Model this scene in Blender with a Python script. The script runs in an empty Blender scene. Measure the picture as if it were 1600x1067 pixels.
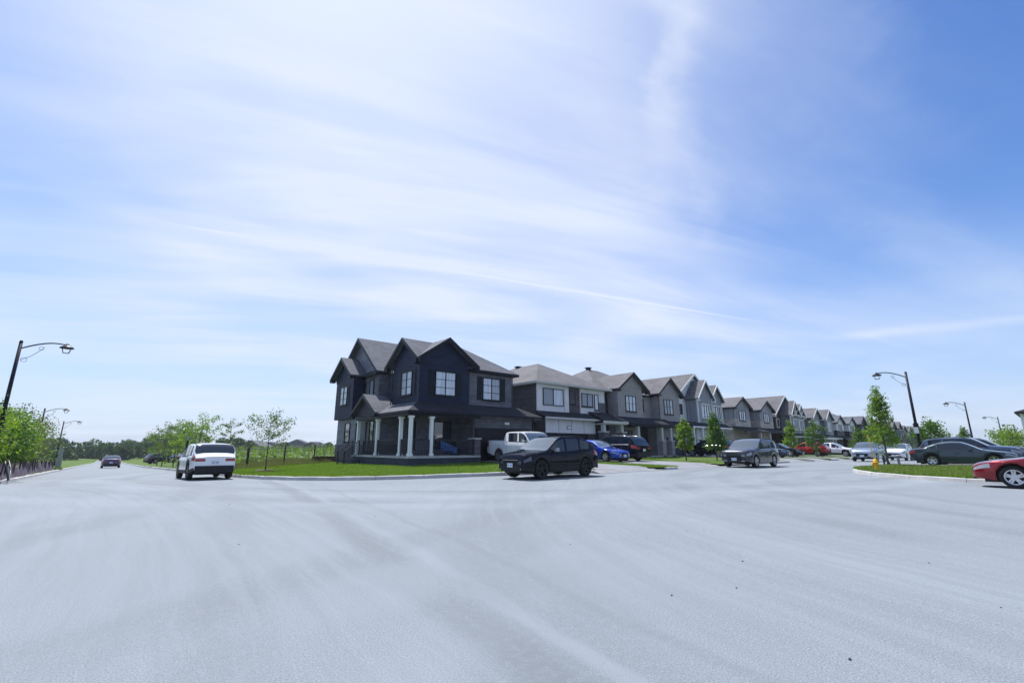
import bpy, bmesh, math, random
import numpy as np
from mathutils import Vector, Matrix
R = math.radians
C = bpy.context.scene.collection
sc = bpy.context.scene
# axes: +x runs along the house street to the right-away, +y along the other road to the left-away

# ------------------------------------------------------------------ camera
cd = bpy.data.cameras.new('camera'); cam = bpy.data.objects.new('camera', cd); C.objects.link(cam)
cam.location = (0, 0, 1.35); cam.rotation_euler = (R(90 + 13.05), 0, R(-40.5))
cd.sensor_width = 36; cd.lens = 36 * 711 / 1600; cd.clip_start = .1; cd.clip_end = 6000
sc.camera = cam

# ------------------------------------------------------------------ light
SUN_EL = 63.0
SUN_DIR = Vector((.12, .99, 0)).normalized() * math.cos(R(SUN_EL)) + Vector((0, 0, math.sin(R(SUN_EL))))
sd = bpy.data.lights.new('sun', 'SUN'); sd.energy = 4.6; sd.angle = R(.5); sd.color = (1, .965, .92)
sun = bpy.data.objects.new('sun', sd); C.objects.link(sun)
sun.rotation_euler = SUN_DIR.to_track_quat('Z', 'Y').to_euler()
vs = sc.view_settings; sc.display_settings.display_device = 'sRGB'
vs.view_transform = 'Standard'; vs.look = 'None'; vs.gamma = 1; vs.use_curve_mapping = False
vs.exposure = .53


class NG:
    """small node-graph helper"""
    def __init__(s, nt): s.t = nt; s.n = nt.nodes; s.l = nt.links
    def new(s, typ, **kw):
        n = s.n.new(typ)
        for k, v in kw.items(): setattr(n, k, v)
        return n
    def put(s, sock, v):
        if v is None: return
        if isinstance(v, bpy.types.NodeSocket): s.l.new(v, sock)
        else:
            if isinstance(v, (tuple, list)) and len(v) == 3 and sock.type == 'RGBA': v = (*v, 1)
            sock.default_value = v
    def m(s, op, a, b=None, c=None, clamp=False):
        n = s.new('ShaderNodeMath', operation=op); n.use_clamp = clamp
        for i, v in enumerate((a, b, c)): s.put(n.inputs[i], v)
        return n.outputs[0]
    def vm(s, op, a, b=None, out=0):
        n = s.new('ShaderNodeVectorMath', operation=op); s.put(n.inputs[0], a)
        if b is not None: s.put(n.inputs[3] if op == 'SCALE' else n.inputs[1], b)
        return n.outputs[out]
    def dot(s, a, b): return s.vm('DOT_PRODUCT', a, b, 1)
    def rng(s, v, a, b, c=0.0, d=1.0, smooth=True):
        n = s.new('ShaderNodeMapRange', interpolation_type='SMOOTHSTEP' if smooth else 'LINEAR')
        for i, q in enumerate((v, a, b, c, d)): s.put(n.inputs[i], q)
        return n.outputs[0]
    def mix(s, f, a, b, mode='MIX'):
        n = s.new('ShaderNodeMix', data_type='RGBA', blend_type=mode)
        s.put(n.inputs[0], f); s.put(n.inputs[6], a); s.put(n.inputs[7], b)
        return n.outputs[2]
    def noise(s, vec, scale, detail=3, rough=.5, dist=0.0):
        n = s.new('ShaderNodeTexNoise'); s.put(n.inputs['Vector'], vec)
        n.inputs['Scale'].default_value = scale; n.inputs['Detail'].default_value = detail
        n.inputs['Roughness'].default_value = rough; n.inputs['Distortion'].default_value = dist
        return n.outputs[0]
    def xyz(s, v): return s.new('ShaderNodeSeparateXYZ'), v
    def sep(s, v):
        n = s.new('ShaderNodeSeparateXYZ'); s.put(n.inputs[0], v); return n.outputs
    def comb(s, x, y, z):
        n = s.new('ShaderNodeCombineXYZ')
        for i, v in enumerate((x, y, z)): s.put(n.inputs[i], v)
        return n.outputs[0]

W = bpy.data.worlds.new('World'); sc.world = W; W.use_nodes = True
g = NG(W.node_tree); g.n.clear()
sky = g.new('ShaderNodeTexSky', sky_type='NISHITA'); sky.sun_disc = False
sky.sun_elevation = R(SUN_EL); sky.sun_rotation = math.atan2(SUN_DIR.x, SUN_DIR.y)
sky.air_density = 1.0; sky.dust_density = 1.2; sky.ozone_density = 2.2
d = g.new('ShaderNodeTexCoord').outputs['Generated']
d = g.vm('NORMALIZE', d)
dx, dy, dz = g.sep(d)
h = g.m('ADD', g.m('MAXIMUM', dz, 0.0), .12)
px = g.m('DIVIDE', dx, h); py = g.m('DIVIDE', dy, h)
pv = g.comb(px, py, 0.0)
def nrm(*v): return tuple(Vector(v).normalized())
# streaks of thin cirrus: stretched along one direction of the sky plane
u_ = g.m('ADD', g.m('MULTIPLY', px, .35), g.m('MULTIPLY', py, -.15))
v_ = g.m('ADD', g.m('MULTIPLY', px, .6), g.m('MULTIPLY', py, 1.5))
st = g.noise(g.comb(u_, v_, 0.0), 1.3, 5, .55, .35)
soft = g.noise(pv, .55, 3, .5, .4)
fine = g.noise(g.comb(g.m('MULTIPLY', u_, 2.0), g.m('MULTIPLY', v_, 2.5), 3.0), 1.6, 6, .6, .5)
core = g.rng(g.dot(d, nrm(.49, .66, .57)), .66, 1.01)              # the veil is thickest on this side of the sky
veil = g.m('ADD', g.m('MULTIPLY', core, .60), g.m('MULTIPLY', g.rng(soft, .22, .72), .74))
veil = g.m('MULTIPLY', veil, g.m('ADD', .55, g.m('MULTIPLY', g.rng(st, .3, .7), .6)))
veil = g.m('ADD', veil, g.m('MULTIPLY', g.rng(fine, .5, .8), .16))
hole = g.rng(g.dot(d, nrm(.86, -.12, .52)), .80, 1.0)            # clear blue to the right
veil = g.m('MULTIPLY', veil, g.m('SUBTRACT', 1.0, g.m('MULTIPLY', hole, .78)))
wob = g.m('MULTIPLY', g.m('SUBTRACT', g.noise(pv, 1.7, 5, .62, .4), .5), .16)
def band(p, q, width, c0, half, amp, wobble=1.0):
    n = Vector(p).cross(Vector(q)).normalized()
    dd = g.m('ABSOLUTE', g.m('ADD', g.dot(d, tuple(n)), g.m('MULTIPLY', wob, wobble)))
    line = g.rng(dd, 0.0, width, 1.0, 0.0)
    near = g.rng(g.dot(d, nrm(*c0)), math.cos(half), math.cos(half * .45))
    return g.m('MULTIPLY', g.m('MULTIPLY', g.m('MULTIPLY', line, near), amp), g.m('ADD', .35, g.m('MULTIPLY', g.rng(st, .3, .7), .65)) if wobble > .1 else 1.0)
def pt(p, q, t): return tuple(Vector(p).lerp(Vector(q), t))
A1, A2, A3, A4 = (.6244, .2758, .7308), (.6806, .3327, .6527), (.7604, .3552, .5438), (.8347, .2587, .4862)
A5 = (.9678, -.0114, .2515)
for b_ in (band(A1, A2, .045, pt(A1, A2, .5), .34, .20, 2.0), band(A2, A3, .05, pt(A2, A3, .4), .30, .20, 2.0),
           band(A3, A5, .08, pt(A3, A5, .35), .5, .22, .9), band((.6568, .233, .7171), (.7698, .1692, .6154), .13, (.72, .21, .66), .42, .22, 1.8),
           band((-.1754, .9203, .3497), (.9144, .3306, .2339), .0035, (.55, .75, .36), .68, .40, .02),
           band((-.1525, .9718, .18), (.7223, .6317, .2814), .02, (.35, .87, .25), .5, .25, .12),
           band((.9582, .213, .1911), (.9837, .0014, .18), .012, (.975, .1, .187), .17, .25, .1)):
    veil = g.m('ADD', veil, b_)
veil = g.m('MULTIPLY', g.m('MINIMUM', veil, 1.0), .93)
low = g.rng(dz, 0.0, .42, .62, 0.0)                                  # pale air low down
skyc = g.new('ShaderNodeHueSaturation'); g.put(skyc.inputs['Color'], sky.outputs[0]); skyc.inputs['Saturation'].default_value = 1.28
tint = g.mix(1.0, skyc.outputs[0], (.90, 1.0, 1.22), 'MULTIPLY')
c1 = g.mix(low, tint, (3.9, 4.9, 6.9))
c2 = g.mix(veil, c1, (5.6, 6.1, 7.2))
bg = g.new('ShaderNodeBackground'); g.put(bg.inputs[0], c2); bg.inputs[1].default_value = .10
out = g.new('ShaderNodeOutputWorld'); g.l.new(bg.outputs[0], out.inputs[0])

# ------------------------------------------------------------------ materials
def mat(name, color, rough=.6, metal=0.0, coat=0.0, fn=None, spec=.22, var=.10, vs_=2.0):
    m = bpy.data.materials.new(name); m.use_nodes = True
    q = NG(m.node_tree); b = m.node_tree.nodes['Principled BSDF']
    b.inputs['Roughness'].default_value = rough; b.inputs['Metallic'].default_value = metal
    b.inputs['Coat Weight'].default_value = coat; b.inputs['Coat Roughness'].default_value = .015
    b.inputs['Specular IOR Level'].default_value = spec
    col = tuple(color)
    if fn: col = fn(q, b, col)
    elif var:
        n = q.noise(q.new('ShaderNodeTexCoord').outputs['Object'], vs_, 4, .6)
        col = q.mix(q.rng(n, .25, .75, 0, 1), tuple(c * (1 - var) for c in col), tuple(min(1, c * (1 + var)) for c in col))
    if col is not None: q.put(b.inputs['Base Color'], col)
    return m
def pos(q): return q.new('ShaderNodeNewGeometry').outputs['Position']
def bump(q, b, height, dist, strength=1.0):
    n = q.new('ShaderNodeBump'); n.inputs['Strength'].default_value = strength; n.inputs['Distance'].default_value = dist
    q.put(n.inputs['Height'], height); q.l.new(n.outputs[0], b.inputs['Normal'])
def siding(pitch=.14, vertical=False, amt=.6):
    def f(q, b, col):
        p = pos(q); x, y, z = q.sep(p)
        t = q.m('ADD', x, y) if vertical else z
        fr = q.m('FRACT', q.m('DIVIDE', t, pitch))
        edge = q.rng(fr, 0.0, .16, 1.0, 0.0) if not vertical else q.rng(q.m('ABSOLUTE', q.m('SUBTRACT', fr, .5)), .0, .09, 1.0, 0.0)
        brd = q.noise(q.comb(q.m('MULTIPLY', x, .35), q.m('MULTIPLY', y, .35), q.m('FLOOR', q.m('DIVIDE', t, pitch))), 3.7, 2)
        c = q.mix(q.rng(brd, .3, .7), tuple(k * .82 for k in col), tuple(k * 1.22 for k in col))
        c = q.mix(q.m('MULTIPLY', edge, amt), c, tuple(k * .2 for k in col))  # lap shading put into the colour along each groove
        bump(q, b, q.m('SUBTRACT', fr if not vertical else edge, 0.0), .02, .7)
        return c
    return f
def masonry(w, hgt, mortar=(.35, .34, .33), ms=.012, varc=.25):
    def f(q, b, col):
        x, y, z = q.sep(pos(q))
        t = q.new('ShaderNodeTexBrick'); q.put(t.inputs['Vector'], q.comb(q.m('ADD', x, y), z, 0.0))
        t.inputs['Scale'].default_value = 1.0; t.inputs['Brick Width'].default_value = w; t.inputs['Row Height'].default_value = hgt
        t.inputs['Mortar Size'].default_value = ms; t.inputs['Bias'].default_value = 0
        q.put(t.inputs['Color1'], tuple(k * (1 - varc) for k in col)); q.put(t.inputs['Color2'], tuple(min(1, k * (1 + varc)) for k in col)); q.put(t.inputs['Mortar'], mortar)
        bump(q, b, q.m('MULTIPLY', t.outputs['Fac'], -1.0), .02, .6)
        n = q.noise(pos(q), 1.1, 3)
        return q.mix(q.rng(n, .3, .7, 0, .35), t.outputs[0], tuple(k * .7 for k in col))
    return f
def shingle(q, b, col):
    x, y, z = q.sep(pos(q))
    t = q.new('ShaderNodeTexBrick'); q.put(t.inputs['Vector'], q.comb(q.m('ADD', x, y), q.m('MULTIPLY', z, 1.0), 0.0))
    t.inputs['Scale'].default_value = 1.0; t.inputs['Brick Width'].default_value = .34; t.inputs['Row Height'].default_value = .105
    t.inputs['Mortar Size'].default_value = .012; t.inputs['Bias'].default_value = -.1
    q.put(t.inputs['Color1'], tuple(k * .72 for k in col)); q.put(t.inputs['Color2'], tuple(k * 1.25 for k in col)); q.put(t.inputs['Mortar'], tuple(k * .45 for k in col))
    n = q.noise(pos(q), 9, 4, .7); n2 = q.noise(pos(q), .6, 3)
    c = q.mix(q.rng(n, .3, .7, 0, .5), t.outputs[0], tuple(k * .6 for k in col))
    c = q.mix(q.rng(n2, .3, .7, 0, .3), c, tuple(k * 1.25 for k in col))
    bump(q, b, t.outputs[0], .015, .5)
    return c
def leafmat(name, c1, c2, c3, trans=.35):
    m = bpy.data.materials.new(name); m.use_nodes = True
    q = NG(m.node_tree); b = m.node_tree.nodes['Principled BSDF']
    r = q.new('ShaderNodeNewGeometry').outputs['Random Per Island']
    cl = q.noise(q.new('ShaderNodeTexCoord').outputs['Object'], 1.6, 2)
    c = q.mix(q.rng(r, 0, 1, 0, 1, False), c1, c2); c = q.mix(q.rng(cl, .4, .65, 0, .6), c, c3)
    q.put(b.inputs['Base Color'], c); b.inputs['Roughness'].default_value = .55
    tr = q.new('ShaderNodeBsdfTranslucent'); q.put(tr.inputs[0], q.mix(1.0, c, (1.3, 1.5, .6), 'MULTIPLY'))
    mx = q.new('ShaderNodeMixShader'); mx.inputs[0].default_value = trans
    q.l.new(b.outputs[0], mx.inputs[1]); q.l.new(tr.outputs[0], mx.inputs[2])
    q.l.new(mx.outputs[0], q.n['Material Output'].inputs[0])
    return m

def road_fn(q, b, col):
    p = pos(q); x, y, z = q.sep(p)
    grain = q.noise(p, 80, 3, .75); grain2 = q.noise(p, 14, 4, .65); big = q.noise(p, .22, 4, .55, .6); mid = q.noise(p, 1.1, 4, .6, .3)
    sp = q.new('ShaderNodeTexVoronoi'); q.put(sp.inputs['Vector'], p); sp.inputs['Scale'].default_value = 38
    c = q.mix(q.rng(grain, .3, .7), tuple(k * .52 for k in col), tuple(k * 1.34 for k in col))
    c = q.mix(q.rng(grain2, .4, .7, 0, .28), c, tuple(k * .76 for k in col))
    c = q.mix(q.rng(sp.outputs['Distance'], .06, .22, .55, 0), c, tuple(k * .50 for k in col))
    c = q.mix(q.rng(big, .38, .66, 0, .4), c, tuple(k * 1.08 for k in col))
    c = q.mix(q.rng(mid, .5, .75, 0, .22), c, tuple(k * .84 for k in col))
    warp = q.m('MULTIPLY', q.m('SUBTRACT', q.noise(p, .6, 4), .5), .5)
    # worn bands where tyres turn the corner: rings round the corner centres
    def ring(cx, cy, r, w, amt, cc, x0=None):
        dd = q.m('SQRT', q.m('ADD', q.m('POWER', q.m('SUBTRACT', x, cx), 2.0), q.m('POWER', q.m('SUBTRACT', y, cy), 2.0)))
        e = q.m('ABSOLUTE', q.m('SUBTRACT', q.m('ADD', dd, warp), r))
        f = q.m('MULTIPLY', q.rng(e, w * .25, w, 1.0, 0.0), amt)
        patch = q.m('MULTIPLY', q.rng(q.noise(q.vm('ADD', p, (cx, r, 0.0)), .16, 3), .34, .52), q.rng(grain2, .3, .6, .45, 1))
        return q.mix(q.m('MULTIPLY', f, patch), cc[0], cc[1])
    dk = tuple(k * .66 for k in col); lt = tuple(min(1, k * 1.16) for k in col)
    for (cx, cy, r, w, amt, tone) in ((29, -9, 22.5, .55, .65, dk), (29, -9, 20.6, .45, .55, dk), (29, -9, 24.8, .8, .4, lt), (26, 30, 25.2, .5, .6, dk), (26, 30, 26.6, .6, .6, lt),
                                     (26, 30, 27.9, .5, .45, dk), (27, -8, 17.2, .4, .6, dk), (27, -8, 15.4, .4, .5, dk), (24, 34, 30.2, .9, .5, lt), (30, -12, 31.0, 1.0, .4, dk),
                                     (-193.8, 42.2, 200.0, .34, .75, dk), (-193.8, 42.2, 200.42, .15, .5, lt), (-193.8, 42.2, 201.1, .12, .35, dk), (-193.8, 42.2, 198.3, .5, .3, dk), (20, -30, 40.0, .7, .35, dk), (20, -30, 37.6, .6, .35, lt), (-20, 22, 22.5, .6, .4, dk), (-20, 22, 20.8, .7, .4, lt)):
        c = ring(cx, cy, r, w, amt, (c, tone))
    # fine directional brushing along the travel lines
    def polar(cx, cy, k, f):
        ex = q.m('SUBTRACT', x, cx); ey = q.m('SUBTRACT', y, cy)
        rr = q.m('ADD', q.m('SQRT', q.m('ADD', q.m('POWER', ex, 2.0), q.m('POWER', ey, 2.0))), q.m('MULTIPLY', warp, .6)); an = q.m('ARCTAN2', ey, ex)
        return q.noise(q.comb(q.m('MULTIPLY', rr, k), q.m('MULTIPLY', an, f), cx), 1.2, 6, .68, .2)
    side = q.rng(q.m('SUBTRACT', x, q.m('MULTIPLY', y, .35)), -1.0, 5.0)
    br = q.m('ADD', q.m('MULTIPLY', polar(29, -9, 4.2, 3.2), side), q.m('MULTIPLY', polar(-60, 10, 3.6, 7.0), q.m('SUBTRACT', 1.0, side)))
    c = q.mix(q.rng(br, .50, .62, 0, .30), c, tuple(k * .78 for k in col))
    c = q.mix(q.rng(br, .48, .38, 0, .2), c, lt)
    bump(q, b, q.m('ADD', grain, grain2), .006, .5)
    return c
M = {}
M['road'] = mat('asphalt', (.200, .228, .254), .85, fn=road_fn, spec=.3)
def grass_fn(q, b, col):
    p = pos(q)
    a_ = q.noise(p, 1.3, 4, .6); e = q.noise(p, 24, 3, .7); f_ = q.noise(p, .35, 3)
    c = q.mix(q.rng(a_, .35, .7), col, (.085, .13, .02)); c = q.mix(q.rng(f_, .55, .75, 0, .5), c, (.16, .15, .05))
    c = q.mix(q.rng(e, .35, .65, 0, .6), c, tuple(k * .5 for k in col)); bump(q, b, e, .05, .8)
    return c
M['grass'] = mat('grass_soil', (.08, .145, .022), .9, fn=grass_fn, spec=.2)
M['field'] = mat('field', (.07, .10, .035), .95, fn=grass_fn, spec=.2)
M['blade'] = leafmat('grass_blade', (.09, .17, .02), (.20, .28, .04), (.15, .21, .035), .4)
M['dryblade'] = leafmat('dry_grass', (.20, .19, .08), (.12, .16, .04), (.25, .21, .10), .2)
M['concrete'] = mat('concrete', (.42, .42, .42), .85, var=.14, vs_=1.5)
M['curb'] = mat('kerb_concrete', (.40, .40, .40), .85, var=.18, vs_=1.2)
M['drive'] = mat('driveway', (.21, .22, .24), .85, var=.12, vs_=1.2)
M['foundation'] = mat('foundation', (.055, .065, .085), .9, var=.15)
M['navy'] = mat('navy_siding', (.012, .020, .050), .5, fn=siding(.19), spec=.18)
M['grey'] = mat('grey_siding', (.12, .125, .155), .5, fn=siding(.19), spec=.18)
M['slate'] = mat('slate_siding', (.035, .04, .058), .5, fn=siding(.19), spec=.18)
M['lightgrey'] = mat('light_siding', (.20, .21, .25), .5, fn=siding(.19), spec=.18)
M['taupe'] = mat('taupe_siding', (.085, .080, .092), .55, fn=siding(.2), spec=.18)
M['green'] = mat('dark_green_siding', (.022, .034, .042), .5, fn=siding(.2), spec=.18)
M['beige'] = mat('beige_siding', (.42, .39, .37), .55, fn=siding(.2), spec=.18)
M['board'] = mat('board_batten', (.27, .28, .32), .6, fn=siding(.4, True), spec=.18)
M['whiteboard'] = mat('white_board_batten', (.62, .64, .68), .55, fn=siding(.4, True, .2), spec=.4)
M['panel'] = mat('white_panel', (.66, .65, .68), .6, var=.06)
M['brown'] = mat('brown_panel', (.028, .014, .014), .5, var=.2)
M['stone'] = mat('stone', (.13, .125, .145), .85, fn=masonry(.38, .17, (.12, .12, .12), .012, .2))
M['brick'] = mat('grey_brick', (.36, .335, .355), .85, fn=masonry(.24, .085, (.33, .32, .31), .010, .18))
M['brickdark'] = mat('dark_brick', (.06, .052, .058), .85, fn=masonry(.24, .085, (.14, .13, .13), .010, .25))
M['roof'] = mat('grey_shingles', (.125, .135, .158), .9, fn=shingle, spec=.25)
M['roofbrown'] = mat('brown_shingles', (.150, .148, .158), .9, fn=shingle, spec=.25)
M['roofdark'] = mat('dark_shingles', (.028, .031, .042), .9, fn=shingle, spec=.25)
M['trim'] = mat('dark_trim', (.004, .007, .016), .45)
M['black'] = mat('black_metal', (.012, .014, .022), .4, spec=.5, var=.0)
M['white'] = mat('white_trim', (.78, .79, .80), .45, var=.04)
M['cream'] = mat('pale_trim', (.50, .50, .49), .5, var=.05)
M['garage'] = mat('garage_door', (.006, .008, .016), .4)
M['garagegrey'] = mat('grey_garage_door', (.045, .055, .075), .45)
M['pane'] = mat('window_pane', (.03, .04, .055), .05, coat=1.0, spec=1.0, var=0)
def blind_fn(q, b, col):
    x, y, z = q.sep(pos(q)); rnd = q.new('ShaderNodeObjectInfo').outputs['Random']
    sl = q.rng(q.m('FRACT', q.m('DIVIDE', z, .075)), 0.0, .3, .7, 1.0)
    fold = q.noise(q.comb(q.m('MULTIPLY', q.m('ADD', x, y), 9.0), q.m('MULTIPLY', z, .4), rnd), 1.4, 3)
    c = q.mix(q.rng(fold, .35, .65), tuple(k * .72 for k in col), col)
    c = q.mix(q.rng(rnd, .25, .8, 0, .75), c, (.10, .13, .18))
    return q.mix(1.0, c, q.comb(sl, sl, sl), 'MULTIPLY')
M['blind'] = mat('window_with_blind', (.66, .72, .84), .25, coat=1.0, fn=blind_fn)
M['reddoor'] = mat('red_door', (.12, .02, .015), .4)
M['sign'] = mat('sign_plate', (.75, .77, .80), .5, var=.03)
M['bluesign'] = mat('blue_sign', (.02, .06, .22), .4, var=.03)
M['cloth'] = mat('patterned_cloth', (.05, .09, .22), .8, var=.6, vs_=7)
M['lamp'] = mat('lamp_metal', (.008, .011, .02), .5, var=0)
M['galv'] = mat('galvanised', (.30, .32, .35), .45, metal=.4)
M['wood'] = mat('weathered_wood', (.10, .06, .045), .8, var=.3)
M['fabric'] = mat('silt_fabric', (.115, .095, .125), .85, var=.35, vs_=1.4)
M['bark'] = mat('bark', (.11, .085, .07), .9, var=.3, vs_=6)
M['yellow'] = mat('yellow_paint', (.72, .42, .02), .45, var=.08)
M['mulch'] = mat('mulch', (.14, .10, .08), .95, var=.4, vs_=9)
M['leafA'] = leafmat('leaf_maple', (.055, .125, .02), (.13, .22, .035), (.035, .085, .016), .4)
M['leafB'] = leafmat('leaf_bright', (.11, .20, .018), (.22, .30, .035), (.07, .14, .015), .42)
M['leafC'] = leafmat('leaf_dull', (.09, .14, .05), (.15, .20, .08), (.06, .10, .035), .4)
M['leafD'] = leafmat('leaf_far', (.04, .085, .035), (.07, .12, .05), (.03, .06, .03), .3)
M['leafR'] = leafmat('leaf_reddish', (.12, .08, .06), (.09, .12, .05), (.14, .07, .06))

# ------------------------------------------------------------------ mesh helpers
class MB:
    def __init__(s): s.v = []; s.f = []
    def poly(s, pts):
        i = len(s.v); s.v += [tuple(p) for p in pts]; s.f.append(tuple(range(i, i + len(pts)))); return s
    def solid(s, bot, top):
        """closed prism between two equal-length rings"""
        n = len(bot); i = len(s.v); s.v += [tuple(p) for p in bot] + [tuple(p) for p in top]
        s.f.append(tuple(range(i + n - 1, i - 1, -1))); s.f.append(tuple(range(i + n, i + 2 * n)))
        for k in range(n): s.f.append((i + k, i + (k + 1) % n, i + n + (k + 1) % n, i + n + k))
        return s
    def box(s, x0, x1, y0, y1, z0, z1):
        return s.solid([(x0, y0, z0), (x1, y0, z0), (x1, y1, z0), (x0, y1, z0)], [(x0, y0, z1), (x1, y0, z1), (x1, y1, z1), (x0, y1, z1)])
    def ring(s, c, ax, r, n):
        ax = Vector(ax).normalized(); t = Vector((0, 0, 1)) if abs(ax.z) < .9 else Vector((1, 0, 0))
        e1 = ax.cross(t).normalized(); e2 = ax.cross(e1)
        return [tuple(Vector(c) + e1 * (r * math.cos(2 * math.pi * k / n)) + e2 * (r * math.sin(2 * math.pi * k / n))) for k in range(n)]
    def tube(s, pts, rad, n=8, caps=True):
        rad = rad if isinstance(rad, (list, tuple)) else [rad] * len(pts)
        rings = []
        for i, p in enumerate(pts):
            a = Vector(pts[max(0, i - 1)]); b = Vector(pts[min(len(pts) - 1, i + 1)])
            base = len(s.v); s.v += s.ring(p, b - a if (b - a).length > 1e-6 else (0, 0, 1), rad[i], n); rings.append(base)
        for a, b in zip(rings, rings[1:]):
            for k in range(n): s.f.append((a + k, a + (k + 1) % n, b + (k + 1) % n, b + k))
        if caps: s.f.append(tuple(rings[0] + k for k in range(n))[::-1]); s.f.append(tuple(rings[-1] + k for k in range(n)))
        return s
    def lathe(s, prof, c=(0, 0, 0), ax='z', n=24):
        rings = []
        for r, h_ in prof:
            base = len(s.v)
            for k in range(n):
                t = 2 * math.pi * k / n; u, v = r * math.cos(t), r * math.sin(t)
                p = (u, v, h_) if ax == 'z' else (u, h_, v)
                s.v.append((p[0] + c[0], p[1] + c[1], p[2] + c[2]))
            rings.append(base)
        for a, b in zip(rings, rings[1:]):
            for k in range(n): s.f.append((a + k, a + (k + 1) % n, b + (k + 1) % n, b + k))
        s.f.append(tuple(rings[0] + k for k in range(n))[::-1]); s.f.append(tuple(rings[-1] + k for k in range(n)))
        return s
    def build(s, name, m, parent=None, smooth=False, off=None, bevel=0):
        me = bpy.data.meshes.new(name)
        if off is None and parent is not None: off = OFF.get(parent.name, (0, 0, 0))
        v = s.v if off is None else [(a - off[0], b - off[1], c - off[2]) for a, b, c in s.v]
        me.from_pydata(v, [], s.f)
        bm = bmesh.new(); bm.from_mesh(me); bmesh.ops.recalc_face_normals(bm, faces=bm.faces)
        if bevel: bmesh.ops.bevel(bm, geom=bm.edges[:], offset=bevel, segments=2, affect='EDGES', profile=.5)
        bm.to_mesh(me); bm.free()
        if smooth: me.polygons.foreach_set('use_smooth', [True] * len(me.polygons))
        me.materials.append(m if not isinstance(m, str) else M[m])
        o = bpy.data.objects.new(name, me); C.objects.link(o)
        if parent is not None: o.parent = parent; OFF[o.name] = OFF.get(parent.name, (0, 0, 0)) if off is None else off
        return o
OFF = {}
def tag(o, label=None, cat=None, group=None, kind=None):
    for k, v in (('label', label), ('category', cat), ('group', group), ('kind', kind)):
        if v: o[k] = v
    return o
def empty(name, loc, label, cat, group=None, rz=0.0):
    o = bpy.data.objects.new(name, None); C.objects.link(o); o.location = loc; o.rotation_euler = (0, 0, rz)
    tag(o, label, cat, group); OFF[o.name] = tuple(loc) if rz == 0 else (0, 0, 0)
    return o
def copy_tree(o, parent=None):
    c = o.copy(); C.objects.link(c); c.parent = parent
    for ch in list(o.children): copy_tree(ch, c)
    return c

# ------------------------------------------------------------------ terrain
def sm(x, a, b):
    t = min(1, max(0, (x - a) / (b - a))); return t * t * (3 - 2 * t)
def base(a, b):
    w = 1 - sm(a, 4, 24) * .85
    dr = max(0, b - 16); dr = dr * dr / (dr + 4) if dr > 0 else 0
    dr = min(dr, 170)
    return -.0200 * dr * w + .11 * sm(a, 5, 15) - .11 * sm(a, 18, 34) * sm(10 - b, 0, 6) - min(.6, .007 * max(0, a - 48))
def lot(a, b, s): return base(a, b) + .15 + min(.22, .022 * s)
def kerb_s(pl, key, a):
    for p, q in zip(pl, pl[1:]):
        k0, k1 = key(*p), key(*q)
        if min(k0, k1) <= a <= max(k0, k1) and k0 != k1: return p[0] + (q[0] - p[0]) * (a - k0) / (k1 - k0)
    return None
def ground_at(a, b):
    x = kerb_s(KN, lambda p, q: p - q, a - b)
    if x is not None and a - x > 0: return lot(a, b, a - x)
    x = kerb_s(KS, lambda p, q: p + q, a + b)
    if x is not None and a - x > 0: return lot(a, b, a - x)
    x = kerb_s(KW, lambda p, q: p + q, a + b)
    if x is not None and x - a > 0: return lot(a, b, x - a)
    return base(a, b)

def grid(name, fn, us, vs_, m, kind='structure'):
    v = []; f = []
    for u in us:
        for w in vs_: v.append(fn(u, w))
    n = len(vs_)
    for i in range(len(us) - 1):
        for j in range(n - 1): f.append((i * n + j, (i + 1) * n + j, (i + 1) * n + j + 1, i * n + j + 1))
    me = bpy.data.meshes.new(name); me.from_pydata(v, [], f)
    me.materials.append(M[m]); me.polygons.foreach_set('use_smooth', [True] * len(f))
    bm = bmesh.new(); bm.from_mesh(me)
    bmesh.ops.recalc_face_normals(bm, faces=bm.faces)
    if sum(x.normal.z for x in bm.faces) < 0: bmesh.ops.reverse_faces(bm, faces=bm.faces)
    bm.to_mesh(me); bm.free()
    o = bpy.data.objects.new(name, me); C.objects.link(o)
    if kind: o['kind'] = kind
    return o
def frange(a, b, s):
    r = []; x = a
    while x < b: r.append(x); x += s
    r.append(b); return r
ax_ = frange(-60, 60, 2) + frange(64, 330, 8); ay_ = frange(-60, 80, 2) + frange(86, 400, 10)
ax_ = sorted(set(ax_)); ay_ = sorted(set(ay_))
road = grid('road', lambda a, b: (a, b, base(a, b)), ax_, ay_, 'road')
big = grid('ground', lambda a, b: (a, b, base(min(max(a, -60), 300), min(max(b, -60), 380)) - .9 - (3 if False else 0)), [-1900, -600, -200, -60, 0, 60, 150, 300, 600, 1900], [-1900, -600, -60, 0, 60, 150, 380, 800, 1900], 'field')

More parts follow.
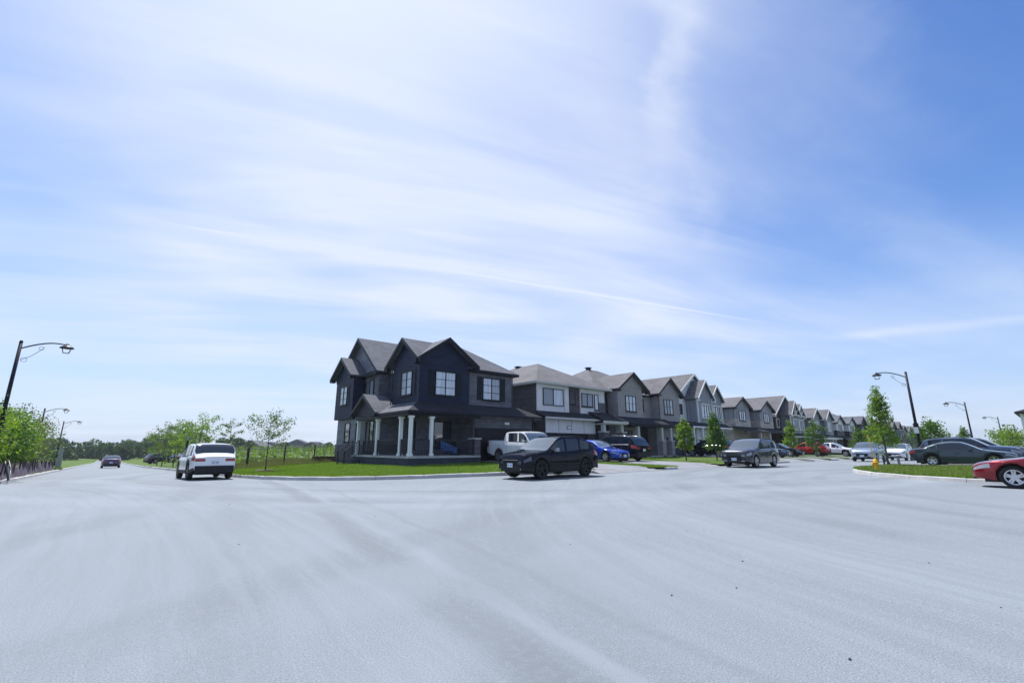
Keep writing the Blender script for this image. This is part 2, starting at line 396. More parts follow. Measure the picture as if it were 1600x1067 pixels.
kerbN = [(2.6, 380), (2.6, 200), (2.6, 120), (3.0, 80), (3.6, 60), (4.2, 46), (4.6, 37), (4.8, 31), (5.0, 27.5), (5.25, 25), (5.8, 22.8), (6.7, 20.8), (7.9, 19.2), (9.5, 18), (11.3, 17.1), (14, 16.2), (17, 15.2), (20, 14.6), (26, 14.4), (60, 14.4), (120, 14.4), (320, 14.4)]
kerbS = [(320, 7.0), (120, 7.0), (60, 7.1), (40, 7.2), (34, 7.4), (31.5, 7.55), (29.9, 7.35), (28, 6.55), (25.8, 4.9), (24.4, 3.2), (23.7, 1.2), (23.4, -2), (23.4, -20), (23.4, -60)]
kerbW = [(-60, 21.5), (-16, 21.8), (-8, 23), (-4.8, 25.5), (-3.6, 29), (-3.4, 34), (-3.4, 60), (-3.4, 120), (-3.4, 380)]
def resample(pl, step):
    out = [pl[0]]
    for p, q in zip(pl, pl[1:]):
        L = math.hypot(q[0] - p[0], q[1] - p[1]); n = max(1, int(L / step))
        for k in range(1, n + 1): out.append((p[0] + (q[0] - p[0]) * k / n, p[1] + (q[1] - p[1]) * k / n))
    return out
def smooth_pl(pl, it=2):
    for _ in range(it):
        q = [pl[0]]
        for a, b in zip(pl, pl[1:]):
            if math.hypot(a[0] - b[0], a[1] - b[1]) < 9: q += [(a[0] * .75 + b[0] * .25, a[1] * .75 + b[1] * .25), (a[0] * .25 + b[0] * .75, a[1] * .25 + b[1] * .75)]
            else: q += [a, b]
        q.append(pl[-1])
        r = [q[0]]
        for p in q[1:]:
            if math.hypot(p[0] - r[-1][0], p[1] - r[-1][1]) > 1e-3: r.append(p)
        pl = r
    return pl
KN, KS, KW = (smooth_pl(k) for k in (kerbN, kerbS, kerbW))
CUTS_N = [(18.4, 22.9), (25.0, 30.4), (42.6, 46.9), (48.4, 52.6), (55.6, 59.0), (64.6, 69), (78.5, 82.5), (90, 94), (102, 106), (116, 120)]
CUTS_S = [(38.2, 47.6)]
SS = [.17, .45, .75, 1.05, 1.35, 1.7, 2.2, 3, 4.5, 6, 8, 10, 13, 17, 22, 30, 45, 70, 110, 170, 260, 400, 700, 1400]
def lawn(name, pl, dr, far):
    pts = [p for p in resample(pl, .4)]
    pts = [p for i, p in enumerate(pts) if (12 < p[0] < 124 and abs(p[1] - 11) < 5) or i % 6 == 0 or i == len(pts) - 1]
    ss = [s for s in SS if s <= far]
    def fn(i, s):
        p = pts[i]; a, b = p[0] + dr[0] * s, p[1] + dr[1] * s
        z = lot(min(max(a, -60), 320), min(max(b, -60), 380), s)
        if s > 200: z -= (s - 200) * .002
        return (a, b, z)
    o = grid(name, fn, list(range(len(pts))), ss, 'grass')
    cuts = CUTS_N if dr == (1, 1) else (CUTS_S if dr == (1, -1) else [])
    bm = bmesh.new(); bm.from_mesh(o.data); kill = []
    for f in bm.faces:                                   # open the lawn where a driveway apron dips to the road
        c = f.calc_center_median()
        if any(a0 - .1 < c.x < a1 + .1 for a0, a1 in cuts) and (14.3 < c.y < 16.0 if dr[1] > 0 else 5.6 < c.y < 7.3): kill.append(f)
    bmesh.ops.delete(bm, geom=kill, context='FACES'); bm.to_mesh(o.data); bm.free()
    return o
lawn('lawn', KN, (1, 1), 1400); lawn('lawn', KS, (1, -1), 1400); lawn('lawn', KW, (-1, 1), 1400)
# kerbs: one concrete length after another, with joints; left out where a driveway crosses
def kerb(name, pl, side, cuts):
    root = empty(name, (0, 0, 0), None, None); root['kind'] = 'structure'
    seg = resample(pl, 1.0); d_ = 0; run = []
    def flush(run):
        if len(run) < 2: return
        m = MB(); rings = []
        for i, (p, n) in enumerate(run):
            z = base(*p); e = 0.012 if i in (0, len(run) - 1) else 0
            q = lambda o_, zz: (p[0] + n[0] * o_, p[1] + n[1] * o_, z + zz)
            bs = len(m.v); m.v += [q(0.0, -.1), q(0.0, .0), q(.025, .135 - e), q(.05, .152 - e), q(.17, .158 - e), q(.18, -.1)]; rings.append(bs)
        for a, b in zip(rings, rings[1:]):
            for k in range(5): m.f.append((a + k, a + k + 1, b + k + 1, b + k))
        m.f.append(tuple(rings[0] + k for k in range(6))); m.f.append(tuple(rings[-1] + 5 - k for k in range(6)))
        m.build('kerb_length', 'curb', root)
    for i, p in enumerate(seg):
        a = seg[max(0, i - 1)]; b = seg[min(len(seg) - 1, i + 1)]
        t = Vector((b[0] - a[0], b[1] - a[1])).normalized(); n = Vector((t.y, -t.x)) * side
        cut = any(c[0] < p[0] < c[1] for c in cuts) and abs(p[1] - 11) < 5.5
        far = math.hypot(*p) > 75
        if cut: flush(run); run = []; continue
        run.append((p, n))
        if len(run) > (14 if far else 4):
            flush(run); t2 = (p[0] + t.x * .02, p[1] + t.y * .02); run = [(t2, n)]
    flush(run)
kerb('north_kerb', KN, -1, CUTS_N); kerb('south_kerb', KS, -1, CUTS_S); kerb('west_kerb', KW, -1, [])
def driveway(a0, a1, b0, b1, sgn):
    """b0 at the road, b1 at the house"""
    def fn(a, t):
        b = b0 + (b1 - b0) * t; s = abs(b - b0)
        z = lot(a, b, s) + .012
        if s < 1.4: z = base(a, b0) + .01 + (lot(a, b0 + sgn * 1.4, 1.4) + .012 - base(a, b0) - .01) * (s / 1.4)
        e = .55 * max(0, 1 - s / 2.2)
        aa = a0 - e if a == a0 else (a1 + e if a == a1 else a)
        return (aa, b, z)
    L = abs(b1 - b0); ts = [0, .3 / L, .7 / L, 1.1 / L, 1.4 / L] + [k / L for k in frange(2.2, L, .9)]
    n = 5
    o = grid('driveway', fn, [a0 + (a1 - a0) * k / n for k in range(n + 1)], ts, 'drive')
    return o
DN = [(18.4, 22.9, 25.4), (25.0, 30.4, 25.7), (42.8, 46.8, 26), (48.5, 52.5, 25.6), (55.8, 58.9, 26), (64.7, 68.9, 26), (78.6, 82.4, 26), (90, 94, 26), (102, 106, 26), (116, 120, 26)]
for a0, a1, b1 in DN: driveway(a0, a1, 14.38, b1, 1)
driveway(38.3, 47.5, 7.22, -4, -1)

# ------------------------------------------------------------------ building parts (F faces the street, -y; S faces the side road, -x)
def mp(face, c, p, q, z): return (p, c - q, z) if face == 'F' else (c - q, p, z)
def mbox(mb, face, c, p0, p1, q0, q1, z0, z1):
    pts = [(p0, q0), (p1, q0), (p1, q1), (p0, q1)]
    mb.solid([mp(face, c, p, q, z0) for p, q in pts], [mp(face, c, p, q, z1) for p, q in pts]); return mb
def wall(r, m, x0, x1, y0, y1, z0, z1, label=None):
    o = MB().box(x0, x1, y0, y1, z0, z1).build('wall', m, r)
    if label: o['label'] = label
    return o
def window(r, face, c, p0, p1, z0, z1, n=2, fm='trim', pm='blind', bars=(), shut=None, cas=None, name='window', sill=True):
    t = .055; m = MB()
    mbox(m, face, c, p0, p1, 0, .07, z0, z0 + t); mbox(m, face, c, p0, p1, 0, .07, z1 - t, z1)
    xs = [p0 + (p1 - p0) * k / n for k in range(n + 1)]
    for k, x in enumerate(xs):
        w = t if k in (0, n) else t * .8
        a = x if k == 0 else (x - w if k == n else x - w / 2); mbox(m, face, c, a, a + w, 0, .068, z0 + t, z1 - t)
    for bz in bars:
        zz = z0 + (z1 - z0) * bz; mbox(m, face, c, p0 + t, p1 - t, 0, .05, zz - .015, zz + .015)
    w_ = m.build(name, fm, r)
    for k in range(n):
        mbox(MB(), face, c, 0, 0, 0, 0, 0, 0)
        mbox(mm := MB(), face, c, xs[k] + .03, xs[k + 1] - .03, .0, .025, z0 + .04, z1 - .04).build('pane', pm, w_)
    if cas:
        k = .11; m = MB()
        mbox(m, face, c, p0 - k, p0, 0, .09, z0 - k, z1 + k); mbox(m, face, c, p1, p1 + k, 0, .09, z0 - k, z1 + k)
        mbox(m, face, c, p0, p1, 0, .092, z1, z1 + k); mbox(m, face, c, p0, p1, 0, .11, z0 - k, z0); m.build('window_trim', cas, w_)
    elif sill:
        mbox(MB(), face, c, p0 - .05, p1 + .05, 0, .1, z0 - .07, z0 - .002).build('window_sill', fm, w_)
    if shut:
        for a in ((p0 - .06 - shut, p0 - .06), (p1 + .06, p1 + .06 + shut)):
            m = MB(); mbox(m, face, c, a[0], a[1], 0, .03, z0 - .03, z1 + .03)
            k = z0 + .05
            while k < z1 - .05: mbox(m, face, c, a[0] + .05, a[1] - .05, .03, .045, k, k + .05); k += .09
            m.build('shutter', 'trim', r)
    return w_
def gable(r, face, c, back, p0, p1, ze, zp, rm='roof', fm='trim', wm=None, wp=None, wz=None, wc=None, over=.3, th=.1, cut0=False):
    """c = plane of the roof's front edge; back = depth of the roof behind it; wp = wall extents, wz = wall top, wc = wall plane"""
    pm = (p0 + p1) / 2
    cr = [(p0, ze), (pm, zp), (p1, ze), (p1, ze + th), (pm, zp + th), (p0, ze + th)]
    m = MB()
    for e_, cut in ((p0, cut0), (p1, False)):
        be, br = (.03, pm - p0) if cut else (back, back)       # a cut slope ends in the valley with the next gable
        pl_ = [(e_, 0, ze), (pm, 0, zp), (pm, -br, zp), (e_, -be, ze)]
        m.solid([mp(face, c, *q_[:2], q_[2]) for q_ in pl_], [mp(face, c, *q_[:2], q_[2] + th) for q_ in pl_])
    m.build('roof', rm, r)
    k = .17; cr = [(p0 - .01, ze - k + .05), (pm, zp - k), (p1 + .01, ze - k + .05), (p1 + .01, ze + th + .015), (pm, zp + th + .015), (p0 - .01, ze + th + .015)]
    MB().solid([mp(face, c, p, .03, z) for p, z in cr], [mp(face, c, p, -.002, z) for p, z in cr]).build('fascia', fm, r)
    if wm:
        sl = (zp - ze) / (pm - p0)
        zl = lambda p: ze + sl * (p - p0 if p < pm else p1 - p) - .02
        cr = [(wp[0], wz), (wp[1], wz), (wp[1], max(wz + .01, zl(wp[1]))), (pm, zl(pm)), (wp[0], max(wz + .01, zl(wp[0])))]
        MB().solid([mp(face, wc, p, .003, z) for p, z in cr], [mp(face, wc, p, -.2, z) for p, z in cr]).build('gable_wall', wm, r)
    # small eave returns (boxed ends)
    for a, b in ((p0, p0 + .45), (p1 - .45, p1)):
        mbox(MB(), face, c, a, b, .0, -over - .02, ze - .16, ze - .02).build('eave_return', fm, r)
def hip(r, x0, x1, y0, y1, ze, rise, rm='roof', fm='trim', run=None):
    w, d_ = x1 - x0, y1 - y0; k = run or min(w, d_) / 2
    zz = ze + rise
    if w >= d_: a, b = (x0 + k, (y0 + y1) / 2), (x1 - k, (y0 + y1) / 2)
    else: a, b = ((x0 + x1) / 2, y0 + k), ((x0 + x1) / 2, y1 - k)
    m = MB(); e = .04
    m.v = [(x0, y0, ze), (x1, y0, ze), (x1, y1, ze), (x0, y1, ze), (a[0], a[1], zz), (b[0], b[1], zz)]
    m.f = [(0, 3, 2, 1)]
    if w >= d_: m.f += [(0, 1, 5, 4), (1, 2, 5), (2, 3, 4, 5), (3, 0, 4)]
    else: m.f += [(0, 1, 4), (1, 2, 5, 4), (2, 3, 5), (3, 0, 4, 5)]
    m.build('roof', rm, r)
    MB().box(x0 + .01, x1 - .01, y0 + .01, y1 - .01, ze - .15, ze - .003).build('eave', fm, r)
def shed(r, e0, e1, t0, t1, ze, zt, rm='roofdark', fm='trim', fz=.15):
    """a lean-to roof: eave line e0-e1, top line t0-t1 in plan"""
    m = MB(); k = .08
    m.solid([(*e0, ze - k), (*e1, ze - k), (*t1, zt - k), (*t0, zt - k)], [(*e0, ze), (*e1, ze), (*t1, zt), (*t0, zt)]); m.build('porch_roof', rm, r)
    ex, ey = e1[0] - e0[0], e1[1] - e0[1]; L = math.hypot(ex, ey); n = (-ey / L, ex / L)
    if n[0] * (t0[0] - e0[0]) + n[1] * (t0[1] - e0[1]) < 0: n = (-n[0], -n[1])
    q = [(e0[0] - n[0] * .03, e0[1] - n[1] * .03), (e1[0] - n[0] * .03, e1[1] - n[1] * .03), (e1[0] + n[0] * .1, e1[1] + n[1] * .1), (e0[0] + n[0] * .1, e0[1] + n[1] * .1)]
    MB().solid([(*p, ze - fz) for p in q], [(*p, ze - .012) for p in q]).build('gutter', fm, r)
def column(r, x, y, z0, z1, w=.2, m='white', cap=True):
    b = MB().box(x - w / 2, x + w / 2, y - w / 2, y + w / 2, z0, z1)
    if cap:
        b.box(x - w / 2 - .05, x + w / 2 + .05, y - w / 2 - .05, y + w / 2 + .05, z1 - .12, z1 - .001); b.box(x - w / 2 - .04, x + w / 2 + .04, y - w / 2 - .04, y + w / 2 + .04, z0 + .001, z0 + .15)
    return b.build('column', m, r)
def pier(r, x, y, z0, zm, z1, m='stone', w=.62, t='cream'):
    p = MB().box(x - w / 2, x + w / 2, y - w / 2, y + w / 2, z0, zm).build('stone_pier', m, r)
    MB().box(x - w / 2 - .06, x + w / 2 + .06, y - w / 2 - .06, y + w / 2 + .06, zm, zm + .08).build('pier_cap', t, p)
    column(r, x, y, zm + .08, z1, .3, t, False)
def railing(r, p, q, z, h_=.95, z2=None):
    z2 = z if z2 is None else z2
    p, q = Vector((*p, z)), Vector((*q, z2)); L = (q - p).length; d_ = (q - p) / L; n = Vector((-d_.y, d_.x, 0)).normalized()
    m = MB()
    def bar(a, b, w, t):
        s = [n * w, -n * w]; m.solid([a + n * w, a - n * w, b - n * w, b + n * w], [a + n * w + Vector((0, 0, t)), a - n * w + Vector((0, 0, t)), b - n * w + Vector((0, 0, t)), b + n * w + Vector((0, 0, t))])
    bar(p + Vector((0, 0, h_)), q + Vector((0, 0, h_)), .03, .04); bar(p + Vector((0, 0, .1)), q + Vector((0, 0, .1)), .02, .03)
    for e in (p, q): m.box(e.x - .035, e.x + .035, e.y - .035, e.y + .035, e.z, e.z + h_ + .03)
    o = m.build('railing', 'black', r)
    m = MB(); k = int(L / .12)
    for i in range(1, k):
        e = p + (q - p) * (i / k); m.box(e.x - .009, e.x + .009, e.y - .009, e.y + .009, e.z + .12, e.z + h_)
    if m.v: m.build('balusters', 'black', o)['kind'] = 'stuff'
def garage(r, c, a0, a1, z0, z1, m='garage', rows=4, cols=4, lights=True, tm='trim'):
    g_ = MB(); mbox(g_, 'F', c, a0, a1, -.02, .03, z0, z1).build('garage_door', m, r)
    gd = r.children[-1] if False else None
    w, hh = (a1 - a0) / cols, (z1 - z0) / rows
    p = MB()
    for i in range(cols):
        for j in range(rows):
            mbox(p, 'F', c, a0 + i * w + .06, a0 + (i + 1) * w - .06, .03, .045, z0 + j * hh + .05, z0 + (j + 1) * hh - .05)
    p.build('garage_door_panels', m, r)['kind'] = 'stuff'
    f_ = MB(); k = .12
    mbox(f_, 'F', c, a0 - k, a0, 0, .08, z0, z1 + k); mbox(f_, 'F', c, a1, a1 + k, 0, .08, z0, z1 + k); mbox(f_, 'F', c, a0, a1, 0, .082, z1, z1 + k); f_.build('garage_frame', tm, r)
def door(r, face, c, p0, p1, z0, z1, m='trim'):
    d_ = mbox(MB(), face, c, p0, p1, -.02, .05, z0, z1).build('door', m, r)
    mbox(MB(), face, c, p0 + .2, p1 - .2, .05, .06, z0 + 1.0, z1 - .2).build('door_pane', 'pane', d_)
    mbox(MB(), face, c, p1 - .13, p1 - .09, .05, .11, z0 + .95, z0 + 1.1).build('handle', 'galv', d_)
    f_ = MB(); k = .09
    mbox(f_, face, c, p0 - k, p0, 0, .07, z0, z1 + k); mbox(f_, face, c, p1, p1 + k, 0, .07, z0, z1 + k); mbox(f_, face, c, p0, p1, 0, .072, z1, z1 + k); f_.build('door_frame', 'trim', d_)
def downspout(r, x, y, z0, z1, m='garagegrey', kick=(0, 0)):
    MB().tube([(x + kick[0], y + kick[1], z1 + .25), (x, y, z1), (x, y, z0)], .034, 6).build('downspout', m, r)
def vent(r, x, y, z):
    MB().box(x - .2, x + .2, y - .2, y + .2, z - .3, z + .12).box(x - .28, x + .28, y - .28, y + .28, z + .12, z + .2).build('roof_vent', 'trim', r)
def number_sign(r, c, p, z, m='sign'):
    o = mbox(MB(), 'F', c, p - .27, p + .27, 0, .03, z - .13, z + .13).build('house_number_plate', 'trim', r)
    mbox(MB(), 'F', c, p - .23, p + .23, .03, .04, z - .09, z + .09).build('plate_face', m, o)

# ------------------------------------------------------------------ corner house
def corner_house():
    r = empty('corner_house', (18, 30, .1), 'dark navy two-storey corner house with wrap-around porch and white columns', 'house')
    # upper storey
    wall(r, 'slate', 15.3, 22.15, 26.1, 38.2, 3.7, 6.6); wall(r, 'grey', 18.12, 22.2, 26.02, 26.12, 4.0, 6.58, 'light grey siding')
    wall(r, 'navy', 14.25, 18.1, 25.8, 29.5, 4.0, 6.62); wall(r, 'grey', 14.2, 16, 31.7, 38.15, 3.45, 6.63)
    wall(r, 'navy', 13.3, 14.2, 34.2, 37.8, 3.45, 6.6)
    # lower storey
    wall(r, 'lightgrey', 13.6, 22, 30.0, 37.7, 1.53, 3.6); wall(r, 'stone', 13.55, 22, 30.0, 37.75, .38, 1.54); wall(r, 'foundation', 13.5, 22, 30.05, 37.8, -.8, .37)
    wall(r, 'grey', 15.2, 18.3, 27.3, 31, -.6, 3.5); wall(r, 'grey', 18.25, 23.65, 25.4, 37, -.6, 3.42); wall(r, 'foundation', 18.2, 23.7, 25.36, 37, -.6, .52)
    # roofs
    m = MB(); e, zz, zd = 6.66, 9.28, 8.70
    m.v = [(17.9, 25.6, e), (22.6, 25.6, e), (18.75, 29.45, zz), (17.9, 28.6, zd), (14.9, 28.6, e), (14.9, 38.7, e), (18.75, 34.85, zz), (22.6, 38.7, e), (17.9, 28.6, e)]
    m.f = [(0, 1, 2, 3), (4, 3, 2, 6, 5), (1, 7, 6, 2), (7, 5, 6), (0, 3, 8), (3, 4, 8), (0, 8, 4, 5, 7, 1)]
    m.build('roof', 'roof', r); MB().box(18.12, 22.59, 25.61, 26.5, e - .16, e - .003).box(20, 22.59, 26.501, 38.6, e - .16, e - .003).build('eave', 'trim', r)
    gable(r, 'F', 25.42, 6.0, 13.72, 18.72, 6.72, 8.45, wm='navy', wp=(14.27, 18.08), wz=6.6, wc=25.8, cut0=True)
    gable(r, 'S', 13.87, 4.7, 25.3, 30.2, 6.70, 8.5, wm='navy', wp=(25.85, 29.48), wz=6.6, wc=14.25, cut0=True)
    gable(r, 'S', 13.8, 5.0, 31.35, 39.3, 6.72, 9.85, wm='lightgrey', wp=(31.8, 38.9), wz=7.0, wc=14.3)
    gable(r, 'S', 12.9, 2.0, 34.0, 38.35, 6.66, 8.25, wm='navy', wp=(34.25, 37.75), wz=6.58, wc=13.3)
    shed(r, (13.82, 31.6), (13.82, 34.1), (14.4, 31.6), (14.4, 34.1), 6.7, 7.05, 'roofdark'); 
    # lower wrap-around roof
    ze, zt = 3.5, 4.18
    shed(r, (12.9, 24.5), (23.95, 24.5), (14.2, 25.82), (22.6, 25.82), ze, zt); shed(r, (12.9, 24.5), (12.9, 30.2), (14.25, 25.82), (14.25, 30.2), ze, zt, 'roof')
    shed(r, (23.95, 24.5), (23.95, 30.0), (22.62, 25.82), (22.62, 30.0), ze, zt, 'roof', 'white')
    MB().box(12.95, 18.2, 24.55, 31.6, 3.36, 3.41).build('porch_ceiling', 'trim', r)
    MB().box(12.97, 13.3, 24.6, 32.4, 3.18, 3.355).box(13.3, 18.3, 24.62, 24.9, 3.18, 3.355).build('porch_beam', 'trim', r)
    gable(r, 'S', 12.72, 1.75, 28.75, 33.0, 3.5, 4.85, wm='slate', wp=(29.2, 32.6), wz=3.42, wc=13.0, over=.2)
    # deck, steps
    MB().box(13.05, 18.2, 24.55, 27.3, -.6, .70).box(13.05, 15.2, 27.3, 32.75, -.6, .70).build('porch_base', 'foundation', r)
    MB().box(13.0, 18.25, 24.5, 27.29, .703, .83).box(13.0, 15.19, 27.292, 32.8, .703, .83).build('porch_deck', 'concrete', r)
    for k in range(4):
        MB().box(12.98 - .28 * (4 - k), 12.98 - .28 * (3 - k) - .002, 31.4, 32.7, -.6, .06 + .16 * k).build('step', 'foundation', r)
    for (x, y) in ((13.25, 24.75), (13.25, 26.0), (13.25, 29.3), (14.65, 24.75)): column(r, x, y, .83, 3.18, .19)
    column(r, 13.25, 32.5, .83, 3.18, .2)
    MB().box(17.85, 18.3, 24.6, 25.38, -.5, 1.85).build('stone_pier', 'stone', r); MB().box(17.8, 18.35, 24.55, 25.379, 1.851, 1.93).build('pier_cap', 'cream', r)
    railing(r, (13.25, 24.9), (13.25, 25.85), .83); railing(r, (13.25, 26.15), (13.25, 29.15), .83); railing(r, (13.25, 29.45), (13.25, 31.5), .83)
    railing(r, (13.4, 24.75), (14.5, 24.75), .83); railing(r, (14.8, 24.75), (17.8, 24.75), .83)
    railing(r, (12.95, 31.45), (11.95, 31.45), .83, z2=.12); railing(r, (12.95, 32.65), (11.95, 32.65), .83, z2=.12)
    # openings
    k = dict(fm='trim', bars=(.33, .66))
    window(r, 'F', 25.8, 15.4, 17.0, 4.65, 6.25, 2, shut=.42, **k); window(r, 'F', 26.02, 19.45, 21.05, 4.62, 6.22, 2, shut=.42, **k)
    window(r, 'S', 14.25, 26.7, 28.2, 4.68, 6.26, 2, shut=.38, **k)
    window(r, 'S', 15.3, 29.9, 30.5, 4.68, 6.2, 1, pm='pane'); window(r, 'S', 14.2, 32.5, 33.2, 4.86, 6.28, 1); window(r, 'S', 14.2, 34.0, 34.15, 4.86, 6.28, 1)
    window(r, 'S', 13.3, 35.3, 36.8, 4.55, 6.0, 2, shut=.3, **k)
    window(r, 'S', 13.6, 35.0, 36.0, 1.7, 3.15, 1, pm='pane'); window(r, 'S', 13.6, 33.2, 33.8, 1.7, 3.15, 1, pm='pane'); window(r, 'S', 13.6, 30.7, 32.0, 1.0, 3.15, 2, pm='pane')
    door(r, 'S', 15.2, 29.7, 30.6, .84, 2.95); window(r, 'S', 15.2, 27.7, 28.7, 1.2, 3.05, 1, pm='pane')
    window(r, 'F', 27.3, 16.3, 17.7, 1.3, 3.05, 1, pm='pane')
    garage(r, 25.4, 18.55, 23.25, .35, 2.5); number_sign(r, 25.4, 21.2, 2.98)
    for (x, y, z0, z1) in ((14.13, 25.7, 4.15, 6.4), (14.13, 29.45, 4.15, 6.4), (18.2, 25.9, 4.2, 6.4), (23.72, 25.3, .6, 3.2), (22.2, 25.95, 4.2, 6.45), (18.3, 25.3, 1.95, 3.3)): downspout(r, x, y, z0, z1)
    vent(r, 18.6, 31, 9.3); vent(r, 21.3, 33, 7.9)
    t = tag(MB().box(17.0, 17.5, 25.8, 26.3, .83, 1.28).box(17.0, 17.5, 26.25, 26.35, 1.28, 1.7).build('patio_chair', 'trim', None, off=(0, 0, 0)), 'dark patio chair behind the porch railing near the garage', 'chair')
    m = MB(); random.seed(5)
    for i in range(9):
        x = 15.3 + i * .14; dz = 1.75 - i * .05; m.poly([(x, 24.68 + .05 * (i % 2), dz), (x + .15, 24.68 + .05 * ((i + 1) % 2), dz - .04), (x + .15, 24.70 + .05 * ((i + 1) % 2), 1.2 - i * .03), (x, 24.66, 1.15 - i * .03)])
    tag(m.build('blanket', 'cloth'), 'blue patterned blanket hung over the corner porch railing', 'blanket')
corner_house()

# ------------------------------------------------------------------ second house
def panel_house():
    r = empty('panel_house', (28, 30, .2), 'hip-roofed house with white panels, brown strip and wide upper window', 'house', 'houses along the street')
    wall(r, 'taupe', 24.72, 33.2, 26.1, 38, 3.2, 6.4); wall(r, 'brickdark', 24.9, 33.2, 26.3, 38, -.6, 3.3)
    wall(r, 'panel', 24.75, 28.45, 25.98, 26.3, 4.05, 6.38, 'white panels'); wall(r, 'brown', 28.46, 29.9, 26.15, 26.4, 3.8, 6.38, 'brown panels')
    wall(r, 'panel', 29.92, 32.4, 26.0, 26.4, 4.1, 6.38); wall(r, 'stone', 32.41, 33.25, 25.97, 26.5, 3.6, 5.2); wall(r, 'panel', 32.41, 33.22, 26.0, 26.5, 5.21, 6.38)
    wall(r, 'taupe', 24.86, 24.899, 25.3, 26.3, -.6, 3.5); wall(r, 'brickdark', 24.95, 30.8, 25.3, 26.3, -.6, 2.42); wall(r, 'panel', 24.9, 30.85, 25.25, 26.4, 2.43, 3.5)
    for x in (26.4, 27.9, 29.4): MB().box(x - .01, x + .01, 25.24, 25.26, 2.43, 3.45).build('panel_joint', 'trim', r)
    for x in (27.9,): MB().box(x - .01, x + .01, 25.97, 25.99, 4.05, 6.38).build('panel_joint', 'trim', r)
    hip(r, 24.3, 33.8, 25.5, 38.4, 6.42, 2.5, 'roofbrown', 'cream', run=4.75)
    shed(r, (24.5, 24.75), (31.0, 24.75), (24.5, 26.0), (31.0, 26.0), 3.62, 4.15, 'roofdark', 'cream')
    shed(r, (30.6, 24.1), (34.0, 24.1), (30.9, 26.0), (33.7, 26.0), 3.5, 4.35, 'roofdark', 'cream', .22)
    MB().box(30.7, 33.9, 24.2, 26.0, 3.22, 3.3).build('porch_ceiling', 'cream', r)
    pier(r, 31.05, 24.55, -.4, 2.55, 3.22); pier(r, 33.5, 24.55, -.4, 2.55, 3.22)
    MB().box(30.8, 33.8, 24.3, 26.3, -.6, .6).build('porch_deck', 'concrete', r)
    window(r, 'F', 25.98, 25.4, 27.75, 4.6, 5.98, 2, sill=False); window(r, 'F', 26.15, 28.65, 29.4, 4.85, 5.98, 1); window(r, 'F', 26.0, 30.05, 31.55, 4.75, 5.9, 2)
    window(r, 'F', 26.0, 31.75, 32.3, 4.5, 5.9, 1)
    garage(r, 25.3, 25.3, 29.7, .3, 2.3); door(r, 'F', 26.3, 31.5, 32.4, .6, 2.75); number_sign(r, 25.25, 27.6, 2.85)
    downspout(r, 24.66, 26.0, 3.9, 6.2, kick=(-.2, -.3)); downspout(r, 24.85, 25.2, .2, 3.3)
    vent(r, 29, 33, 8.8)
panel_house()

